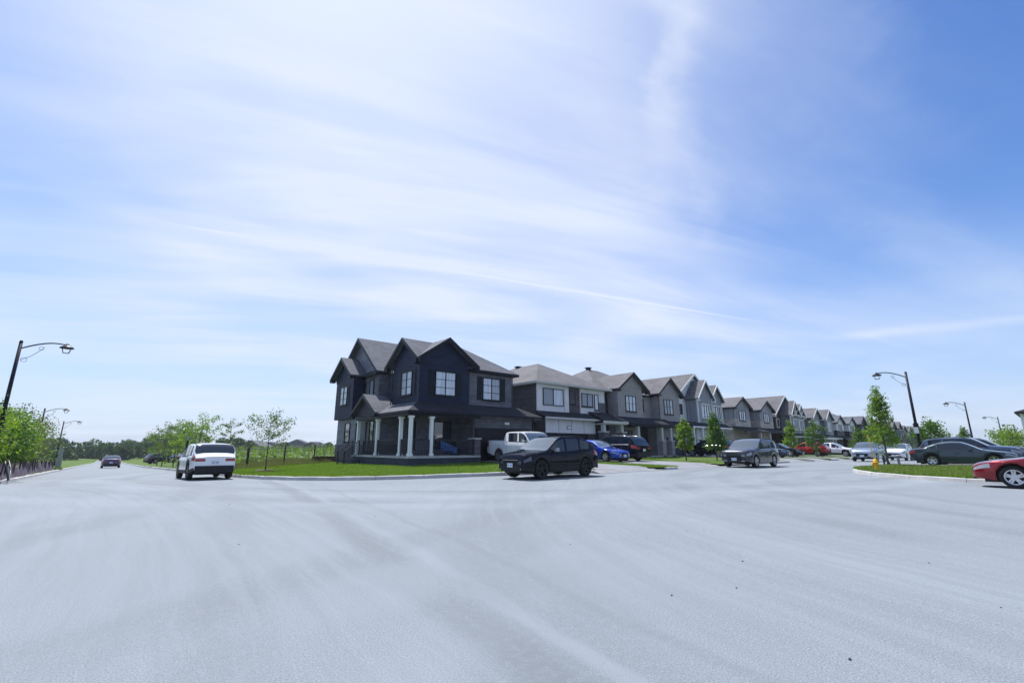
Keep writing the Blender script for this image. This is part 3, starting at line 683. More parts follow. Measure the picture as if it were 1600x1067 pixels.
# ------------------------------------------------------------------ twin-gabled brick house
def brick_twin(dx=0.0, dz=0.0, label='', brick='brick', side='green', roofm='roofbrown', g1=(35.1, 39.9, 37.5, 8.35), red=True, full=True, trimm='trim', pm='blind'):
    def X(v): return v + dx
    def Z(v): return v + dz
    r = empty('twin_gable_house', (X(40), 30, Z(.1)), label, 'house', 'houses along the street')
    wall(r, side, X(33.35), X(46.15), 27.2, 38, Z(-.8), Z(6.5)); wall(r, brick, X(35.2), X(39.2), 26.0, 27.4, Z(4.05), Z(6.5))
    wall(r, brick, X(42.1), X(46.1), 26.0, 27.4, Z(4.0), Z(6.5)); wall(r, brick, X(39.21), X(42.09), 27.0, 27.4, Z(4.0), Z(6.5))
    wall(r, brick, X(35.2), X(38.3), 26.4, 27.4, Z(-.7), Z(3.5)); wall(r, side, X(38.31), X(41.3), 27.0, 27.4, Z(-.7), Z(3.5), 'dark porch wall'); wall(r, brick, X(41.31), X(46.3), 26.0, 27.4, Z(-.7), Z(3.5))
    hip(r, X(33.0), X(46.5), 26.7, 38.4, Z(6.55), 3.2, roofm, 'cream' if not red else trimm)
    gable(r, 'F', 25.6, 6.5, X(34.9), X(40.0), Z(6.62), Z(8.35), roofm, trimm, brick, (X(35.22), X(39.18)), Z(6.48), 26.0)
    gable(r, 'F', 25.6, 6.5, X(41.6), X(46.55), Z(6.62), Z(8.45), roofm, trimm, brick, (X(42.12), X(46.08)), Z(6.48), 26.0)
    shed(r, (X(34.9), 24.5), (X(43.0), 24.5), (X(34.9), 26.05), (X(43.0), 26.05), Z(3.5), Z(4.15), 'roofdark', trimm)
    shed(r, (X(43.01), 24.9), (X(46.6), 24.9), (X(43.01), 26.0), (X(46.6), 26.0), Z(3.5), Z(4.0), 'roofdark', trimm)
    MB().box(X(35.1), X(42.9), 24.6, 26.0, Z(3.2), Z(3.34)).build('porch_beam', trimm, r)
    MB().box(X(35.3), X(42.6), 24.6, 26.9, Z(-.7), Z(.55)).build('porch_deck', 'concrete', r)
    for x in (36.4, 40.3, 41.9): pier(r, X(x), 24.85, Z(-.4), Z(1.9), Z(3.2), brick, .5)
    window(r, 'F', 26.0, X(36.35), X(38.0), Z(4.65), Z(6.15), 3, bars=(.5,), fm=trimm, pm=pm, cas='cream' if trimm == 'white' else None)
    window(r, 'F', 26.0, X(43.0), X(44.7), Z(4.68), Z(6.22), 3, bars=(.5,), fm=trimm, pm=pm, cas='cream' if trimm == 'white' else None)
    window(r, 'F', 27.0, X(40.0), X(40.8), Z(4.9), Z(6.15), 1, pm='pane', fm=trimm)
    window(r, 'F', 26.4, X(36.1), X(37.7), Z(.9), Z(2.9), 3, bars=(.5,), pm='pane')
    door(r, 'F', 27.0, X(38.9), X(39.8), Z(.56), Z(2.7), 'reddoor' if red else 'garagegrey')
    garage(r, 26.0, X(43.2), X(46.0), Z(.1), Z(2.2), 'garagegrey', cols=3, tm=trimm); number_sign(r, 26.0, X(44.6), Z(2.6))
    downspout(r, X(42.0), 25.9, Z(4.1), Z(6.4)); vent(r, X(38.9), 32.5, Z(9.75))
    return r
brick_twin(label='pale brick house with twin gables and a red door behind stone posts')

# ------------------------------------------------------------------ white gabled house with grey bays
def bay_house(dx, dz, label, wallm, baym, truss=False, roofm='roofbrown'):
    def X(v): return v + dx
    def Z(v): return v + dz
    r = empty('bay_gable_house', (X(51), 30, Z(.1)), label, 'house', 'houses along the street')
    wall(r, wallm, X(46.75), X(55.6), 27.0, 38, Z(-.8), Z(6.6)); 
    gable(r, 'F', 26.6, 11.6, X(46.4), X(55.9), Z(6.55), Z(9.75), roofm, 'white', wallm, (X(46.77), X(55.58)), Z(6.58), 27.0)
    for (x0, x1, zp, b_) in ((49.3, 52.7, 8.85, 25.6), (52.9, 55.75, 8.55, 25.9)):
        wall(r, baym, X(x0), X(x1), b_, 27.2, Z(4.0), Z(6.6))
        gable(r, 'F', b_ - .35, 4.5, X(x0 - .35), X(x1 + .35), Z(6.6), Z(zp), roofm, 'white', baym if not truss else 'brown', (X(x0 + .01), X(x1 - .01)), Z(6.58), b_)
        MB().box(X(x0) - .03, X(x0) + .1, b_ - .03, b_ + .1, Z(4.0), Z(6.5)).build('corner_trim', 'white', r); MB().box(X(x1) - .1, X(x1) + .03, b_ - .03, b_ + .1, Z(4.0), Z(6.5)).build('corner_trim', 'white', r)
        if truss:
            c = X((x0 + x1) / 2); mm = MB(); mm.box(c - .07, c + .07, b_ - .3, b_ - .2, Z(6.7), Z(zp)); mm.box(X(x0), X(x1), b_ - .3, b_ - .2, Z(6.62), Z(6.78))
            for s in (-1, 1): mm.solid([(c, b_ - .29, Z(6.75)), (c + s * .12, b_ - .29, Z(6.75)), (c + s * .9, b_ - .29, Z(7.55)), (c + s * .8, b_ - .29, Z(7.6))], [(c, b_ - .21, Z(6.75)), (c + s * .12, b_ - .21, Z(6.75)), (c + s * .9, b_ - .21, Z(7.55)), (c + s * .8, b_ - .21, Z(7.6))])
            mm.build('gable_truss', 'white', r)
        w = .8; c = (x0 + x1) / 2
        window(r, 'F', b_, X(c - w), X(c + w), Z(4.6), Z(6.05), 3, fm='trim', cas='white')
    window(r, 'F', 27.0, X(47.6), X(48.4), Z(4.9), Z(6.1), 1, cas='white', pm='pane')
    wall(r, wallm, X(49.0), X(55.7), 25.9, 27.1, Z(-.8), Z(3.6))
    shed(r, (X(46.6), 24.9), (X(55.9), 24.9), (X(46.6), 25.95), (X(55.9), 25.95), Z(3.55), Z(4.1), 'roofdark', 'white')
    MB().box(X(46.8), X(48.9), 25.0, 26.9, Z(-.7), Z(.3)).build('porch_deck', 'concrete', r)
    for x in (46.95, 48.85): column(r, X(x), 25.1, Z(.3), Z(3.4), .22)
    door(r, 'F', 27.0, X(47.4), X(48.3), Z(.31), Z(2.4), 'garagegrey')
    garage(r, 25.9, X(49.4), X(52.0), Z(.05), Z(2.2), 'garagegrey', cols=3, tm='white'); garage(r, 25.9, X(52.8), X(55.3), Z(.05), Z(2.2), 'garagegrey', cols=3, tm='white')
    number_sign(r, 25.9, X(50.7), Z(2.65))
    return r
bay_house(0, 0, 'steep white board house with two grey gabled bays and white trim', 'whiteboard', 'board')

def low_gable_house(dx, dz, label, m1, m2, roofm='roofbrown', trimm='trim', span=12.9, pm='blind'):
    def X(v): return v + dx
    def Z(v): return v + dz
    r = empty('low_gable_house', (X(66), 30, Z(-.2)), label, 'house', 'houses along the street')
    wall(r, m1, X(59.2), X(72.0), 27.4, 38, Z(-.8), Z(6.3))
    for x0 in (59.3, 67.0):
        w = 4.5
        wall(r, m2, X(x0), X(x0 + w), 26.0, 27.6, Z(4.9), Z(6.2)); wall(r, m1, X(x0), X(x0 + w), 26.0, 27.6, Z(3.9), Z(4.89)); wall(r, m1, X(x0 + .01), X(x0 + w - .01), 26.5, 27.6, Z(-.8), Z(3.89))
        gable(r, 'F', 25.65, 6, X(x0 - .35), X(x0 + w + .35), Z(6.22), Z(7.65), roofm, trimm, m2, (X(x0), X(x0 + w)), Z(6.18), 26.0)
        window(r, 'F', 26.0, X(x0 + 1.3), X(x0 + 3.1), Z(4.65), Z(5.95), 3, pm=pm, fm='trim', cas='cream' if trimm == 'white' else None)
        garage(r, 26.5, X(x0 + .5), X(x0 + 3.2), Z(-.1), Z(2.1), 'garagegrey', cols=3, tm='cream')
    hip(r, X(58.8), X(72.4), 26.9, 38.4, Z(6.3), 2.6, roofm, trimm)
    shed(r, (X(59.0), 24.7), (X(72.2), 24.7), (X(59.0), 26.4), (X(72.2), 26.4), Z(3.35), Z(3.95), 'roofdark', trimm)
    MB().box(X(64), X(66.8), 24.8, 27.3, Z(-.8), Z(.3)).build('porch_deck', 'concrete', r)
    for x in (63.9, 66.9): pier(r, X(x), 25.0, Z(-.6), Z(1.8), Z(3.2), 'stone', .5)
    door(r, 'F', 27.4, X(65.0), X(65.9), Z(.31), Z(2.4), 'trim'); window(r, 'F', 27.4, X(64.2), X(65.5), Z(4.6), Z(5.9), 2, pm='pane')
    window(r, 'S', X(59.2), 29.5, 30.5, Z(4.7), Z(5.8), 1, pm='pane')
    vent(r, X(62), 31, Z(8.2))
    return r
low_gable_house(0, 0, 'beige sided house with two low board gables and dark window frames', 'beige', 'board')
bay_house(27.9, -.62, 'blue-grey house with white gable trusses and a tall brown gable', 'brown', 'lightgrey', True)
brick_twin(52.6, -.62, 'grey-brown twin gabled house just past the white trussed one', 'board', 'taupe', 'roofbrown', trimm='white', red=False)
low_gable_house(41.5, -.55, 'pale fronted house with dark shutters, third past the trussed one', 'slate', 'panel', 'roof')
brick_twin(81.5, -.75, 'dark sided twin gabled house behind the tall young maple', 'brickdark', 'slate', 'roof', red=False)
low_gable_house(69.5, -.75, 'grey low-gabled house seen right of the young maple', 'grey', 'lightgrey', 'roof')
brick_twin(109.5, -.8, 'far brown twin gabled house left of the first right-hand lamp pole', 'board', 'slate', 'roofbrown', red=False)
low_gable_house(97.5, -.8, 'far dark low-gabled house just behind the right-hand lamp pole', 'taupe', 'board', 'roof')
brick_twin(137.0, -1.2, 'last twin gabled house at the far end of the row', 'beige', 'taupe', 'roofbrown', red=False)
low_gable_house(125.5, -1.3, 'pale low house at the end of the row behind a round tree', 'beige', 'panel', 'roof')

# small distant houses
def far_house(x, y, z, w, dp, h_, label, wm, rz, rm='roof'):
    r = empty('distant_house', (x, y, z), label, 'house', 'distant houses on the horizon', rz)
    MB().box(-w / 2, w / 2, -dp / 2, dp / 2, 0, h_).build('wall', wm, r)
    m = MB(); cr = [(-w / 2 - .4, h_), (0, h_ + w * .22), (w / 2 + .4, h_)]
    k = dp / 2 + .4; m.solid([(p, -k, z_) for p, z_ in cr], [(p, k, z_) for p, z_ in cr]).build('roof', rm, r)
    for s in (-1, 1):
        for i in (-1, 0, 1): MB().box(i * w / 4 - .6, i * w / 4 + .6, s * (dp / 2 + .03) - .03, s * (dp / 2 + .03) + .03, h_ * .6, h_ * .6 + 1.2).build('window', 'pane', r)
    return r
CY, CX = math.cos(R(40.5)), math.sin(R(40.5))
def cam2ab(X, Y): return (X * .7604 + Y * .6494, -X * .6494 + Y * .7604)
random.seed(8)
fd = ['long pale house at the left end of the distant row beside the white car', 'distant house just right of the white car', 'distant pale house behind the thin leaning sapling', 'distant house left of the open-crowned sapling',
      'distant house seen through the open-crowned sapling', 'distant house right of the sapling above the fence', 'dark-roofed distant house standing clear above the mesh fence', 'distant low pale house nearest the dark corner house', 'distant grey house furthest right before the corner house']
for i, (u, w_, hh) in enumerate([(372, 26, 6), (384, 14, 5.5), (398, 18, 6), (410, 15, 6), (428, 17, 5.5), (447, 13, 6), (466, 17, 7), (492, 16, 5.5), (508, 14, 5)]):
    Y = 330 + random.uniform(-20, 25); a, b = cam2ab((u - 800) / 730 * Y, Y)
    far_house(a, b, -4.2, w_, 11, hh, fd[i], ['lightgrey', 'beige', 'slate'][i % 3], R(-40 + random.uniform(-15, 15)), ['roof', 'roofdark'][i % 2])
for i, (u, lb) in enumerate([(1446, 'tiny grey house between the round tree and the second right lamp'), (1466, 'tiny dark-roofed house at the far end of the street'), (1484, 'tiny pale house left of the blue street name blade')]):
    Y = 190 + i * 14; a, b = cam2ab((u - 800) / 730 * Y, Y); far_house(a, b, -3.2, 13, 11, 4.6, lb, ['beige', 'slate', 'grey'][i], R(20))
def side_house():
    r = empty('porch_house', (80, -2, 0), 'white sided house with brick detail cut by the right edge', 'house')
    wall(r, 'lightgrey', 75, 88, -12, 2.1, -1, 4.9); hip(r, 74.4, 88.6, -12.6, 2.55, 5.1, 2.6, 'roofdark', 'trim')
    wall(r, 'brick', 74.97, 75.5, -8, .9, 4.2, 4.9); wall(r, 'reddoor', 74.93, 75.4, -6, 1.2, 1.7, 2.4, 'orange-red brick band')
    MB().box(74.9, 75.1, 1.9, 2.18, -.5, 4.9).build('corner_trim', 'white', r); window(r, 'S', 75, -1.6, .6, 2.5, 4.1, 2, pm='pane')
side_house()

# ------------------------------------------------------------------ foliage
def leafmesh(name, pts, size, m, parent=None, off=(0, 0, 0), flat=.0, seed=0, label=None):
    rs = np.random.RandomState(seed); n = len(pts); pts = np.asarray(pts, float) - np.asarray(off)
    th = rs.uniform(0, 2 * np.pi, n); ph = np.arccos(rs.uniform(-1, 1, n)) * (1 - flat)
    nv = np.stack([np.sin(ph) * np.cos(th), np.sin(ph) * np.sin(th), np.cos(ph)], 1)
    t = np.cross(nv, rs.normal(size=(n, 3))); t /= np.linalg.norm(t, axis=1, keepdims=True) + 1e-9; b = np.cross(nv, t)
    s = (size * rs.uniform(.6, 1.35, n))[:, None]
    v = np.stack([pts - t * s * .5, pts + b * s * .3, pts + t * s * .6, pts - b * s * .3], 1).reshape(-1, 3)
    me = bpy.data.meshes.new(name); me.vertices.add(4 * n); me.vertices.foreach_set('co', v.ravel())
    me.loops.add(4 * n); me.loops.foreach_set('vertex_index', np.arange(4 * n)); me.polygons.add(n)
    me.polygons.foreach_set('loop_start', np.arange(n) * 4); me.update(calc_edges=True); me.materials.append(M[m])
    o = bpy.data.objects.new(name, me); C.objects.link(o)
    if parent: o.parent = parent
    return o
def tree(name, label, a, b, h_, cr, z0, m='leafA', n=1500, leaf=.13, limbs=16, seed=1, shape='oval', group='street trees', z=None, trunk=.05, lean=(0, 0), clump=.32):
    rs = np.random.RandomState(seed); z = ground_at(a, b) - .03 if z is None else z
    r = empty(name, (a, b, z), label, 'tree', group)
    mb = MB(); tp = []
    for k in range(7):
        t = k / 6; tp.append((lean[0] * t * t + rs.normal() * .02 * h_ * .2 * t, lean[1] * t * t + rs.normal() * .02 * h_ * .2 * t, h_ * .93 * t))
    mb.tube(tp, [trunk * (1.15 - t / 6 * .95) for t in range(7)], 7); pts = []
    def ctr(t): i = min(5, int(t * 6)); f = t * 6 - i; return np.array(tp[i]) * (1 - f) + np.array(tp[i + 1]) * f
    for i in range(limbs):
        t = z0 / h_ + (1 - z0 / h_) * (i + .5) / limbs * .92; az = i * 2.4 + rs.uniform(-.5, .5)
        q = (t - z0 / h_) / (1 - z0 / h_)
        rad = {'oval': math.sin(math.pi * min(1, .18 + q * .8)) ** .7, 'cone': 1.05 - q * .85, 'vase': .45 + .6 * math.sin(q * 2.4), 'open': .75 + .35 * math.sin(q * 3)}[shape] * cr * rs.uniform(.75, 1.12)
        p0 = ctr(t * .93); up = rs.uniform(.25, .7) * rad
        tip = p0 + np.array([math.cos(az) * rad, math.sin(az) * rad, up]); mid = (p0 + tip) / 2 + np.array([0, 0, -.08 * rad])
        mb.tube([tuple(p0), tuple(mid), tuple(tip)], [trunk * .35, trunk * .22, trunk * .08], 4, False)
        k = int(n / limbs)
        tt = rs.uniform(.3, 1.08, k)[:, None] ** .8; cc = p0 * (1 - tt) + tip * tt
        pts.append(cc + np.clip(rs.normal(size=(k, 3)), -1.7, 1.7) * np.array([1, 1, .8]) * clump * cr * (.35 + .5 * rs.uniform(size=(k, 1))))
    k = int(n / limbs); pts.append(ctr(.96) + np.clip(rs.normal(size=(k, 3)), -1.6, 1.6) * np.array([.16, .16, .28]) * cr)
    mb.build('trunk', 'bark', r, off=(0, 0, 0), smooth=True)
    leafmesh('crown', np.concatenate(pts), leaf, m, r, seed=seed)
    return r
tree('young_tree', 'bright green young street tree in front of the brick garage', 33.0, 18.4, 3.3, .60, .9, 'leafB', 2600, .12, 16, 3, 'oval', trunk=.04)
tree('young_tree', 'darker conical young tree in front of the grey bay window', 35.8, 17.4, 3.9, .80, .75, 'leafA', 3600, .125, 20, 4, 'cone', trunk=.04)
tree('young_tree', 'light green slim young tree before the white trussed house', 54.5, 18.3, 3.9, .85, 1.0, 'leafB', 1100, .19, 14, 5, 'cone')
tree('young_tree', 'dark green young tree behind the parked red car', 63.0, 18.6, 4.2, 1.1, .8, 'leafA', 1200, .2, 14, 6, 'oval')
tree('young_tree', 'small dark young tree behind the silver car facing the camera', 78.0, 17.8, 3.9, 1.3, .6, 'leafA', 1000, .24, 14, 7, 'cone')
tree('young_maple', 'tall spindly green maple behind the yellow hydrant', 36.95, 7.1, 5.2, .84, 1.3, 'leafB', 4200, .12, 24, 8, 'cone', trunk=.055)
tree('young_tree', 'leafy round tree right of the tall right-hand lamp pole', 48.9, 6.4, 3.4, 1.1, .7, 'leafA', 2000, .17, 18, 9, 'oval')
tree('young_tree', 'yellow-green low tree left of the lamp pole base', 88.0, 18.5, 4.2, 1.6, .5, 'leafB', 1000, .28, 12, 10, 'oval')
tree('young_tree', 'small conical tree under the blue street name blade', 68.0, 6.3, 3.5, .8, .8, 'leafA', 1100, .18, 16, 11, 'cone')
for i, (a, b, lb) in enumerate([(84.0, 3.6, 'bright shrub between parked cars and the house at the right edge'), (88.5, 4.4, 'second bright shrub, left neighbour of the one by the right-edge house')]):
    tree('shrub', lb, a, b, 3.4, 1.9, .2, 'leafB', 1500, .22, 14, 20 + i, 'oval', 'shrubs by the right-edge house', z=.1)
# corner saplings and roadside trees on the left
tree('sapling', 'open-crowned sapling standing alone on the corner lawn', 6.9, 30.1, 3.42, 1.15, 1.75, 'leafC', 1300, .10, 17, 12, 'open', 'corner lawn saplings', trunk=.035, clump=.2)
tree('sapling', 'thin leaning sapling with sparse leaves beyond the white car', 6.35, 39.0, 3.7, .7, 1.9, 'leafC', 700, .10, 10, 13, 'vase', 'corner lawn saplings', trunk=.035, lean=(.1, .4), clump=.18)
for i, (a, b, h_, cr, m, lb) in enumerate([(5.6, 48, 4.6, 1.5, 'leafB', 'bright leafy tree directly behind the white car'), (5.3, 52.5, 4.0, 1.3, 'leafB', 'lower bright tree just left of the one behind the white car'),
        (5.0, 60, 4.8, 1.35, 'leafC', 'dull reddish-green tree beside the leaning black post'), (4.6, 68, 5.0, 1.5, 'leafC', 'grey-green roadside tree second from the left of the roadside group'), (4.5, 74, 4.4, 1.5, 'leafB', 'leftmost pale tree of the roadside group by the purple car')]):
    tree('roadside_tree', lb, a, b, h_, cr * .9, 1.1, m, 1600, .14, 14, 30 + i, 'open', 'roadside trees on the left', trunk=.05, clump=.24)
for i, (a, b, h_, cr, m, lb) in enumerate([(-6.2, 33.5, 3.9, 1.9, 'leafB', 'bright bushy tree behind the near end of the silt fence'), (-6.5, 39.0, 3.7, 2.0, 'leafB', 'yellow-green bushy tree in the middle of the silt fence'),
        (-6.0, 44.5, 4.1, 1.8, 'leafA', 'dark green bushy tree behind the middle of the silt fence'), (-6.2, 51, 4.3, 1.9, 'leafB', 'leafy tree near the far end of the silt fence'),
        (-6.6, 60, 5.5, 2.0, 'leafR', 'thin reddish tree with bare top by the third left lamp'), (-6.0, 70, 5.0, 1.8, 'leafC', 'sparse tree beside the grey utility post'),
        (-8.0, 36.2, 4.9, 1.5, 'leafA', 'taller tree whose spray of leaves crosses the first left lamp pole')]):
    tree('bushy_tree', lb, a, b, h_, cr, .1, m, 12000 if i < 4 else 2200, .15 if i < 4 else .17, 30, 40 + i, 'oval', 'bushy trees behind the silt fence', trunk=.07, clump=.42)
# far wood, field growth
rs = np.random.RandomState(2)
def cloud(n, xs, ys, hs, seed):
    rs = np.random.RandomState(seed); P = []
    for i in range(n):
        t = rs.uniform(); x = rs.uniform(*xs); y = rs.uniform(*ys); hh = rs.uniform(*hs); rr = hh * .42
        k = 420; u = rs.normal(size=(k, 3)); u /= np.linalg.norm(u, axis=1, keepdims=True); u *= rs.uniform(.55, 1, (k, 1)) ** .5
        P.append(np.array([x, y, base(min(x, 60), y) + hh * .5]) + u * np.array([rr, rr, hh * .52]))
    return np.concatenate(P)
tag(leafmesh('far_wood', cloud(75, (-60, 30), (215, 265), (5, 8.5), 3), .95, 'leafD'), kind='stuff')
tag(leafmesh('far_wood', cloud(9, (6, 60), (150, 240), (3, 5.5), 4), .9, 'leafD'), kind='stuff')
P = []
for i in range(120):
    X_ = rs.uniform(-420, 60); Y_ = rs.uniform(395, 460); a, b = cam2ab(X_, Y_); hh = rs.uniform(4, 8)
    u = rs.normal(size=(60, 3)); u /= np.linalg.norm(u, axis=1, keepdims=True); P.append(np.array([a, b, -3.6 + hh * .4]) + u * np.array([5, 5, hh * .6]))
for i in range(90):
    Y_ = rs.uniform(330, 420); X_ = Y_ * rs.uniform(.80, 1.25); a, b = cam2ab(X_, Y_); hh = rs.uniform(5, 9)
    u = rs.normal(size=(60, 3)); u /= np.linalg.norm(u, axis=1, keepdims=True); P.append(np.array([a, b, -3.0 + hh * .4]) + u * np.array([5, 5, hh * .6]))
tag(leafmesh('horizon_trees', np.concatenate(P), 2.4, 'leafD'), kind='stuff')
# rough growth in the field behind the fence
P = []; Q = []
for i in range(900):
    a = rs.uniform(7, 75); b = rs.uniform(42, 150)
    z = lot(a, b, 40); hh = rs.uniform(.4, 1.15) * (1 + (b > 60) * .6); k = 30
    (P if rs.uniform() < .7 else Q).append(np.array([a, b, z + hh * .35]) + rs.normal(size=(k, 3)) * np.array([.8, .8, hh * .33]))
tag(leafmesh('field_growth', np.concatenate(P), .30, 'leafC'), kind='stuff'); tag(leafmesh('field_growth', np.concatenate(Q), .28, 'leafB'), kind='stuff')
# grass blades
def blades(name, pts, hgt, m, seed):
    rs = np.random.RandomState(seed); n = len(pts); pts = np.asarray(pts)
    th = rs.uniform(0, 2 * np.pi, n); w = .008 + .007 * rs.uniform(size=n); hh = hgt * rs.uniform(.5, 1.3, n)
    d_ = np.stack([np.cos(th) * w, np.sin(th) * w, np.zeros(n)], 1)
    ln = rs.normal(size=(n, 2)) * .35 * hh[:, None]
    tip = pts + np.stack([ln[:, 0], ln[:, 1], hh], 1)
    v = np.stack([pts - d_, pts + d_, tip], 1).reshape(-1, 3)
    me = bpy.data.meshes.new(name); me.vertices.add(3 * n); me.vertices.foreach_set('co', v.ravel()); me.loops.add(3 * n)
    me.loops.foreach_set('vertex_index', np.arange(3 * n)); me.polygons.add(n); me.polygons.foreach_set('loop_start', np.arange(n) * 3)
    me.update(calc_edges=True); me.materials.append(M[m]); o = bpy.data.objects.new(name, me); C.objects.link(o); o['kind'] = 'stuff'
def scatter(pl, dr, smax, n, seed, ok):
    rs = np.random.RandomState(seed); pts = resample(pl, .5); out = []
    while len(out) < n:
        p = pts[rs.randint(len(pts))]; s = .2 + rs.uniform() ** 1.5 * smax; j = rs.uniform(-.3, .3)
        a, b = p[0] + dr[0] * s + j * dr[1], p[1] + dr[1] * s - j * dr[0]
        if ok(a, b): out.append((a, b, lot(a, b, s) - .01))
    return out
def okN(a, b):
    if any(a0 < a < a1 for a0, a1, _ in DN) and b < 26: return False
    if a > 17.8 and b > 24.4: return False
    return 12 > a or b < 24.4 or a < 12.9
sub = [p for p in KN if p[0] < 60 and p[1] < 60]
blades('grass', scatter(sub, (1, 1), 12, 150000, 5, okN), .075, 'blade', 6)
subS = [p for p in KS if p[0] < 60 and p[1] > -6]
blades('grass', scatter(subS, (1, -1), 7, 70000, 7, lambda a, b: not (38.2 < a < 47.6)), .11, 'blade', 8)
blades('dry_grass', scatter(subS, (1, -1), 6, 6000, 9, lambda a, b: not (38.2 < a < 47.6)), .17, 'dryblade', 8)
subW = [p for p in KW if 55 < p[1] < 110]
blades('grass', scatter(subW, (-1, 1), 4, 30000, 11, lambda a, b: True), .16, 'blade', 12)
far_g = [(rs.uniform(3, 14), rs.uniform(36, 60)) for _ in range(30000)]
blades('tall_grass', [(a, b, lot(a, b, min(a - 2, 9)) - .01) for a, b in far_g if (a < 13 or b > 40) and a > 5.2], .30, 'dryblade', 14)

# ------------------------------------------------------------------ vehicles
def pch(pts):
    xs = [p[0] for p in pts]; ys = [p[1] for p in pts]; n = len(xs)
    dl = [(ys[i + 1] - ys[i]) / (xs[i + 1] - xs[i]) for i in range(n - 1)]
    mm = [dl[0]] + [0 if dl[i - 1] * dl[i] <= 0 else 2 * dl[i - 1] * dl[i] / (dl[i - 1] + dl[i]) for i in range(1, n - 1)] + [dl[-1]]
    def f(x):
        if x <= xs[0]: return ys[0]
        if x >= xs[-1]: return ys[-1]
        i = max(k for k in range(n - 1) if xs[k] <= x); h_ = xs[i + 1] - xs[i]; t = (x - xs[i]) / h_
        return (2 * t**3 - 3 * t**2 + 1) * ys[i] + (t**3 - 2 * t**2 + t) * h_ * mm[i] + (-2 * t**3 + 3 * t**2) * ys[i + 1] + (t**3 - t**2) * h_ * mm[i + 1]
    return f
PAINT = {}
def paint(name, col, metal=.35, rough=.32):
    if name not in PAINT:
        def fn(q, b, c):
            n = q.noise(pos(q), 3.0, 3); fl = q.noise(pos(q), 900, 1)
            z = q.sep(q.new('ShaderNodeTexCoord').outputs['Object'])[2]
            dirt = q.m('MULTIPLY', q.rng(z, .15, .5, .22, 0), q.rng(n, .3, .7))
            q.put(b.inputs['Roughness'], q.m('ADD', rough, q.m('MULTIPLY', dirt, .5)))
            return q.mix(dirt, q.mix(q.m('MULTIPLY', q.rng(fl, .4, .7), .2), c, tuple(min(1, k * 1.5) for k in c)), tuple(min(.09, k * 1.5 + .02) for k in col[:3]))
        PAINT[name] = mat('paint_' + name, col, rough, metal, (.45 if max(col) < .03 else .8), fn, spec=.0 if max(col) < .03 else .35)
    return PAINT[name]
M['glass'] = mat('car_glass', (.016, .026, .042), .03, spec=.5, var=0)
M['wglass'] = mat('windshield_glass', (.03, .05, .07), .03, coat=1.0, spec=1.0, var=0)
M['plastic'] = mat('black_plastic', (.018, .019, .022), .55, var=.1)
M['tyre'] = mat('tyre', (.018, .018, .020), .8, var=.2)
M['alloy'] = mat('alloy', (.55, .56, .58), .28, metal=.9, var=0)
M['darkalloy'] = mat('black_wheel', (.02, .02, .024), .3, metal=.6, var=0)
M['chrome'] = mat('chrome', (.75, .76, .78), .12, metal=1.0, var=0)
M['lampglass'] = mat('headlamp', (.26, .28, .31), .08, coat=1.0, var=0)
M['lampdark'] = mat('dark_headlamp', (.07, .08, .10), .08, coat=1.0, var=0)
M['redlamp'] = mat('tail_lamp', (.28, .01, .015), .12, coat=1.0, var=0)
M['plate'] = mat('plate_white', (.62, .68, .75), .4, var=.05)
M['plateblue'] = mat('plate_print', (.08, .13, .30), .5, var=.05)

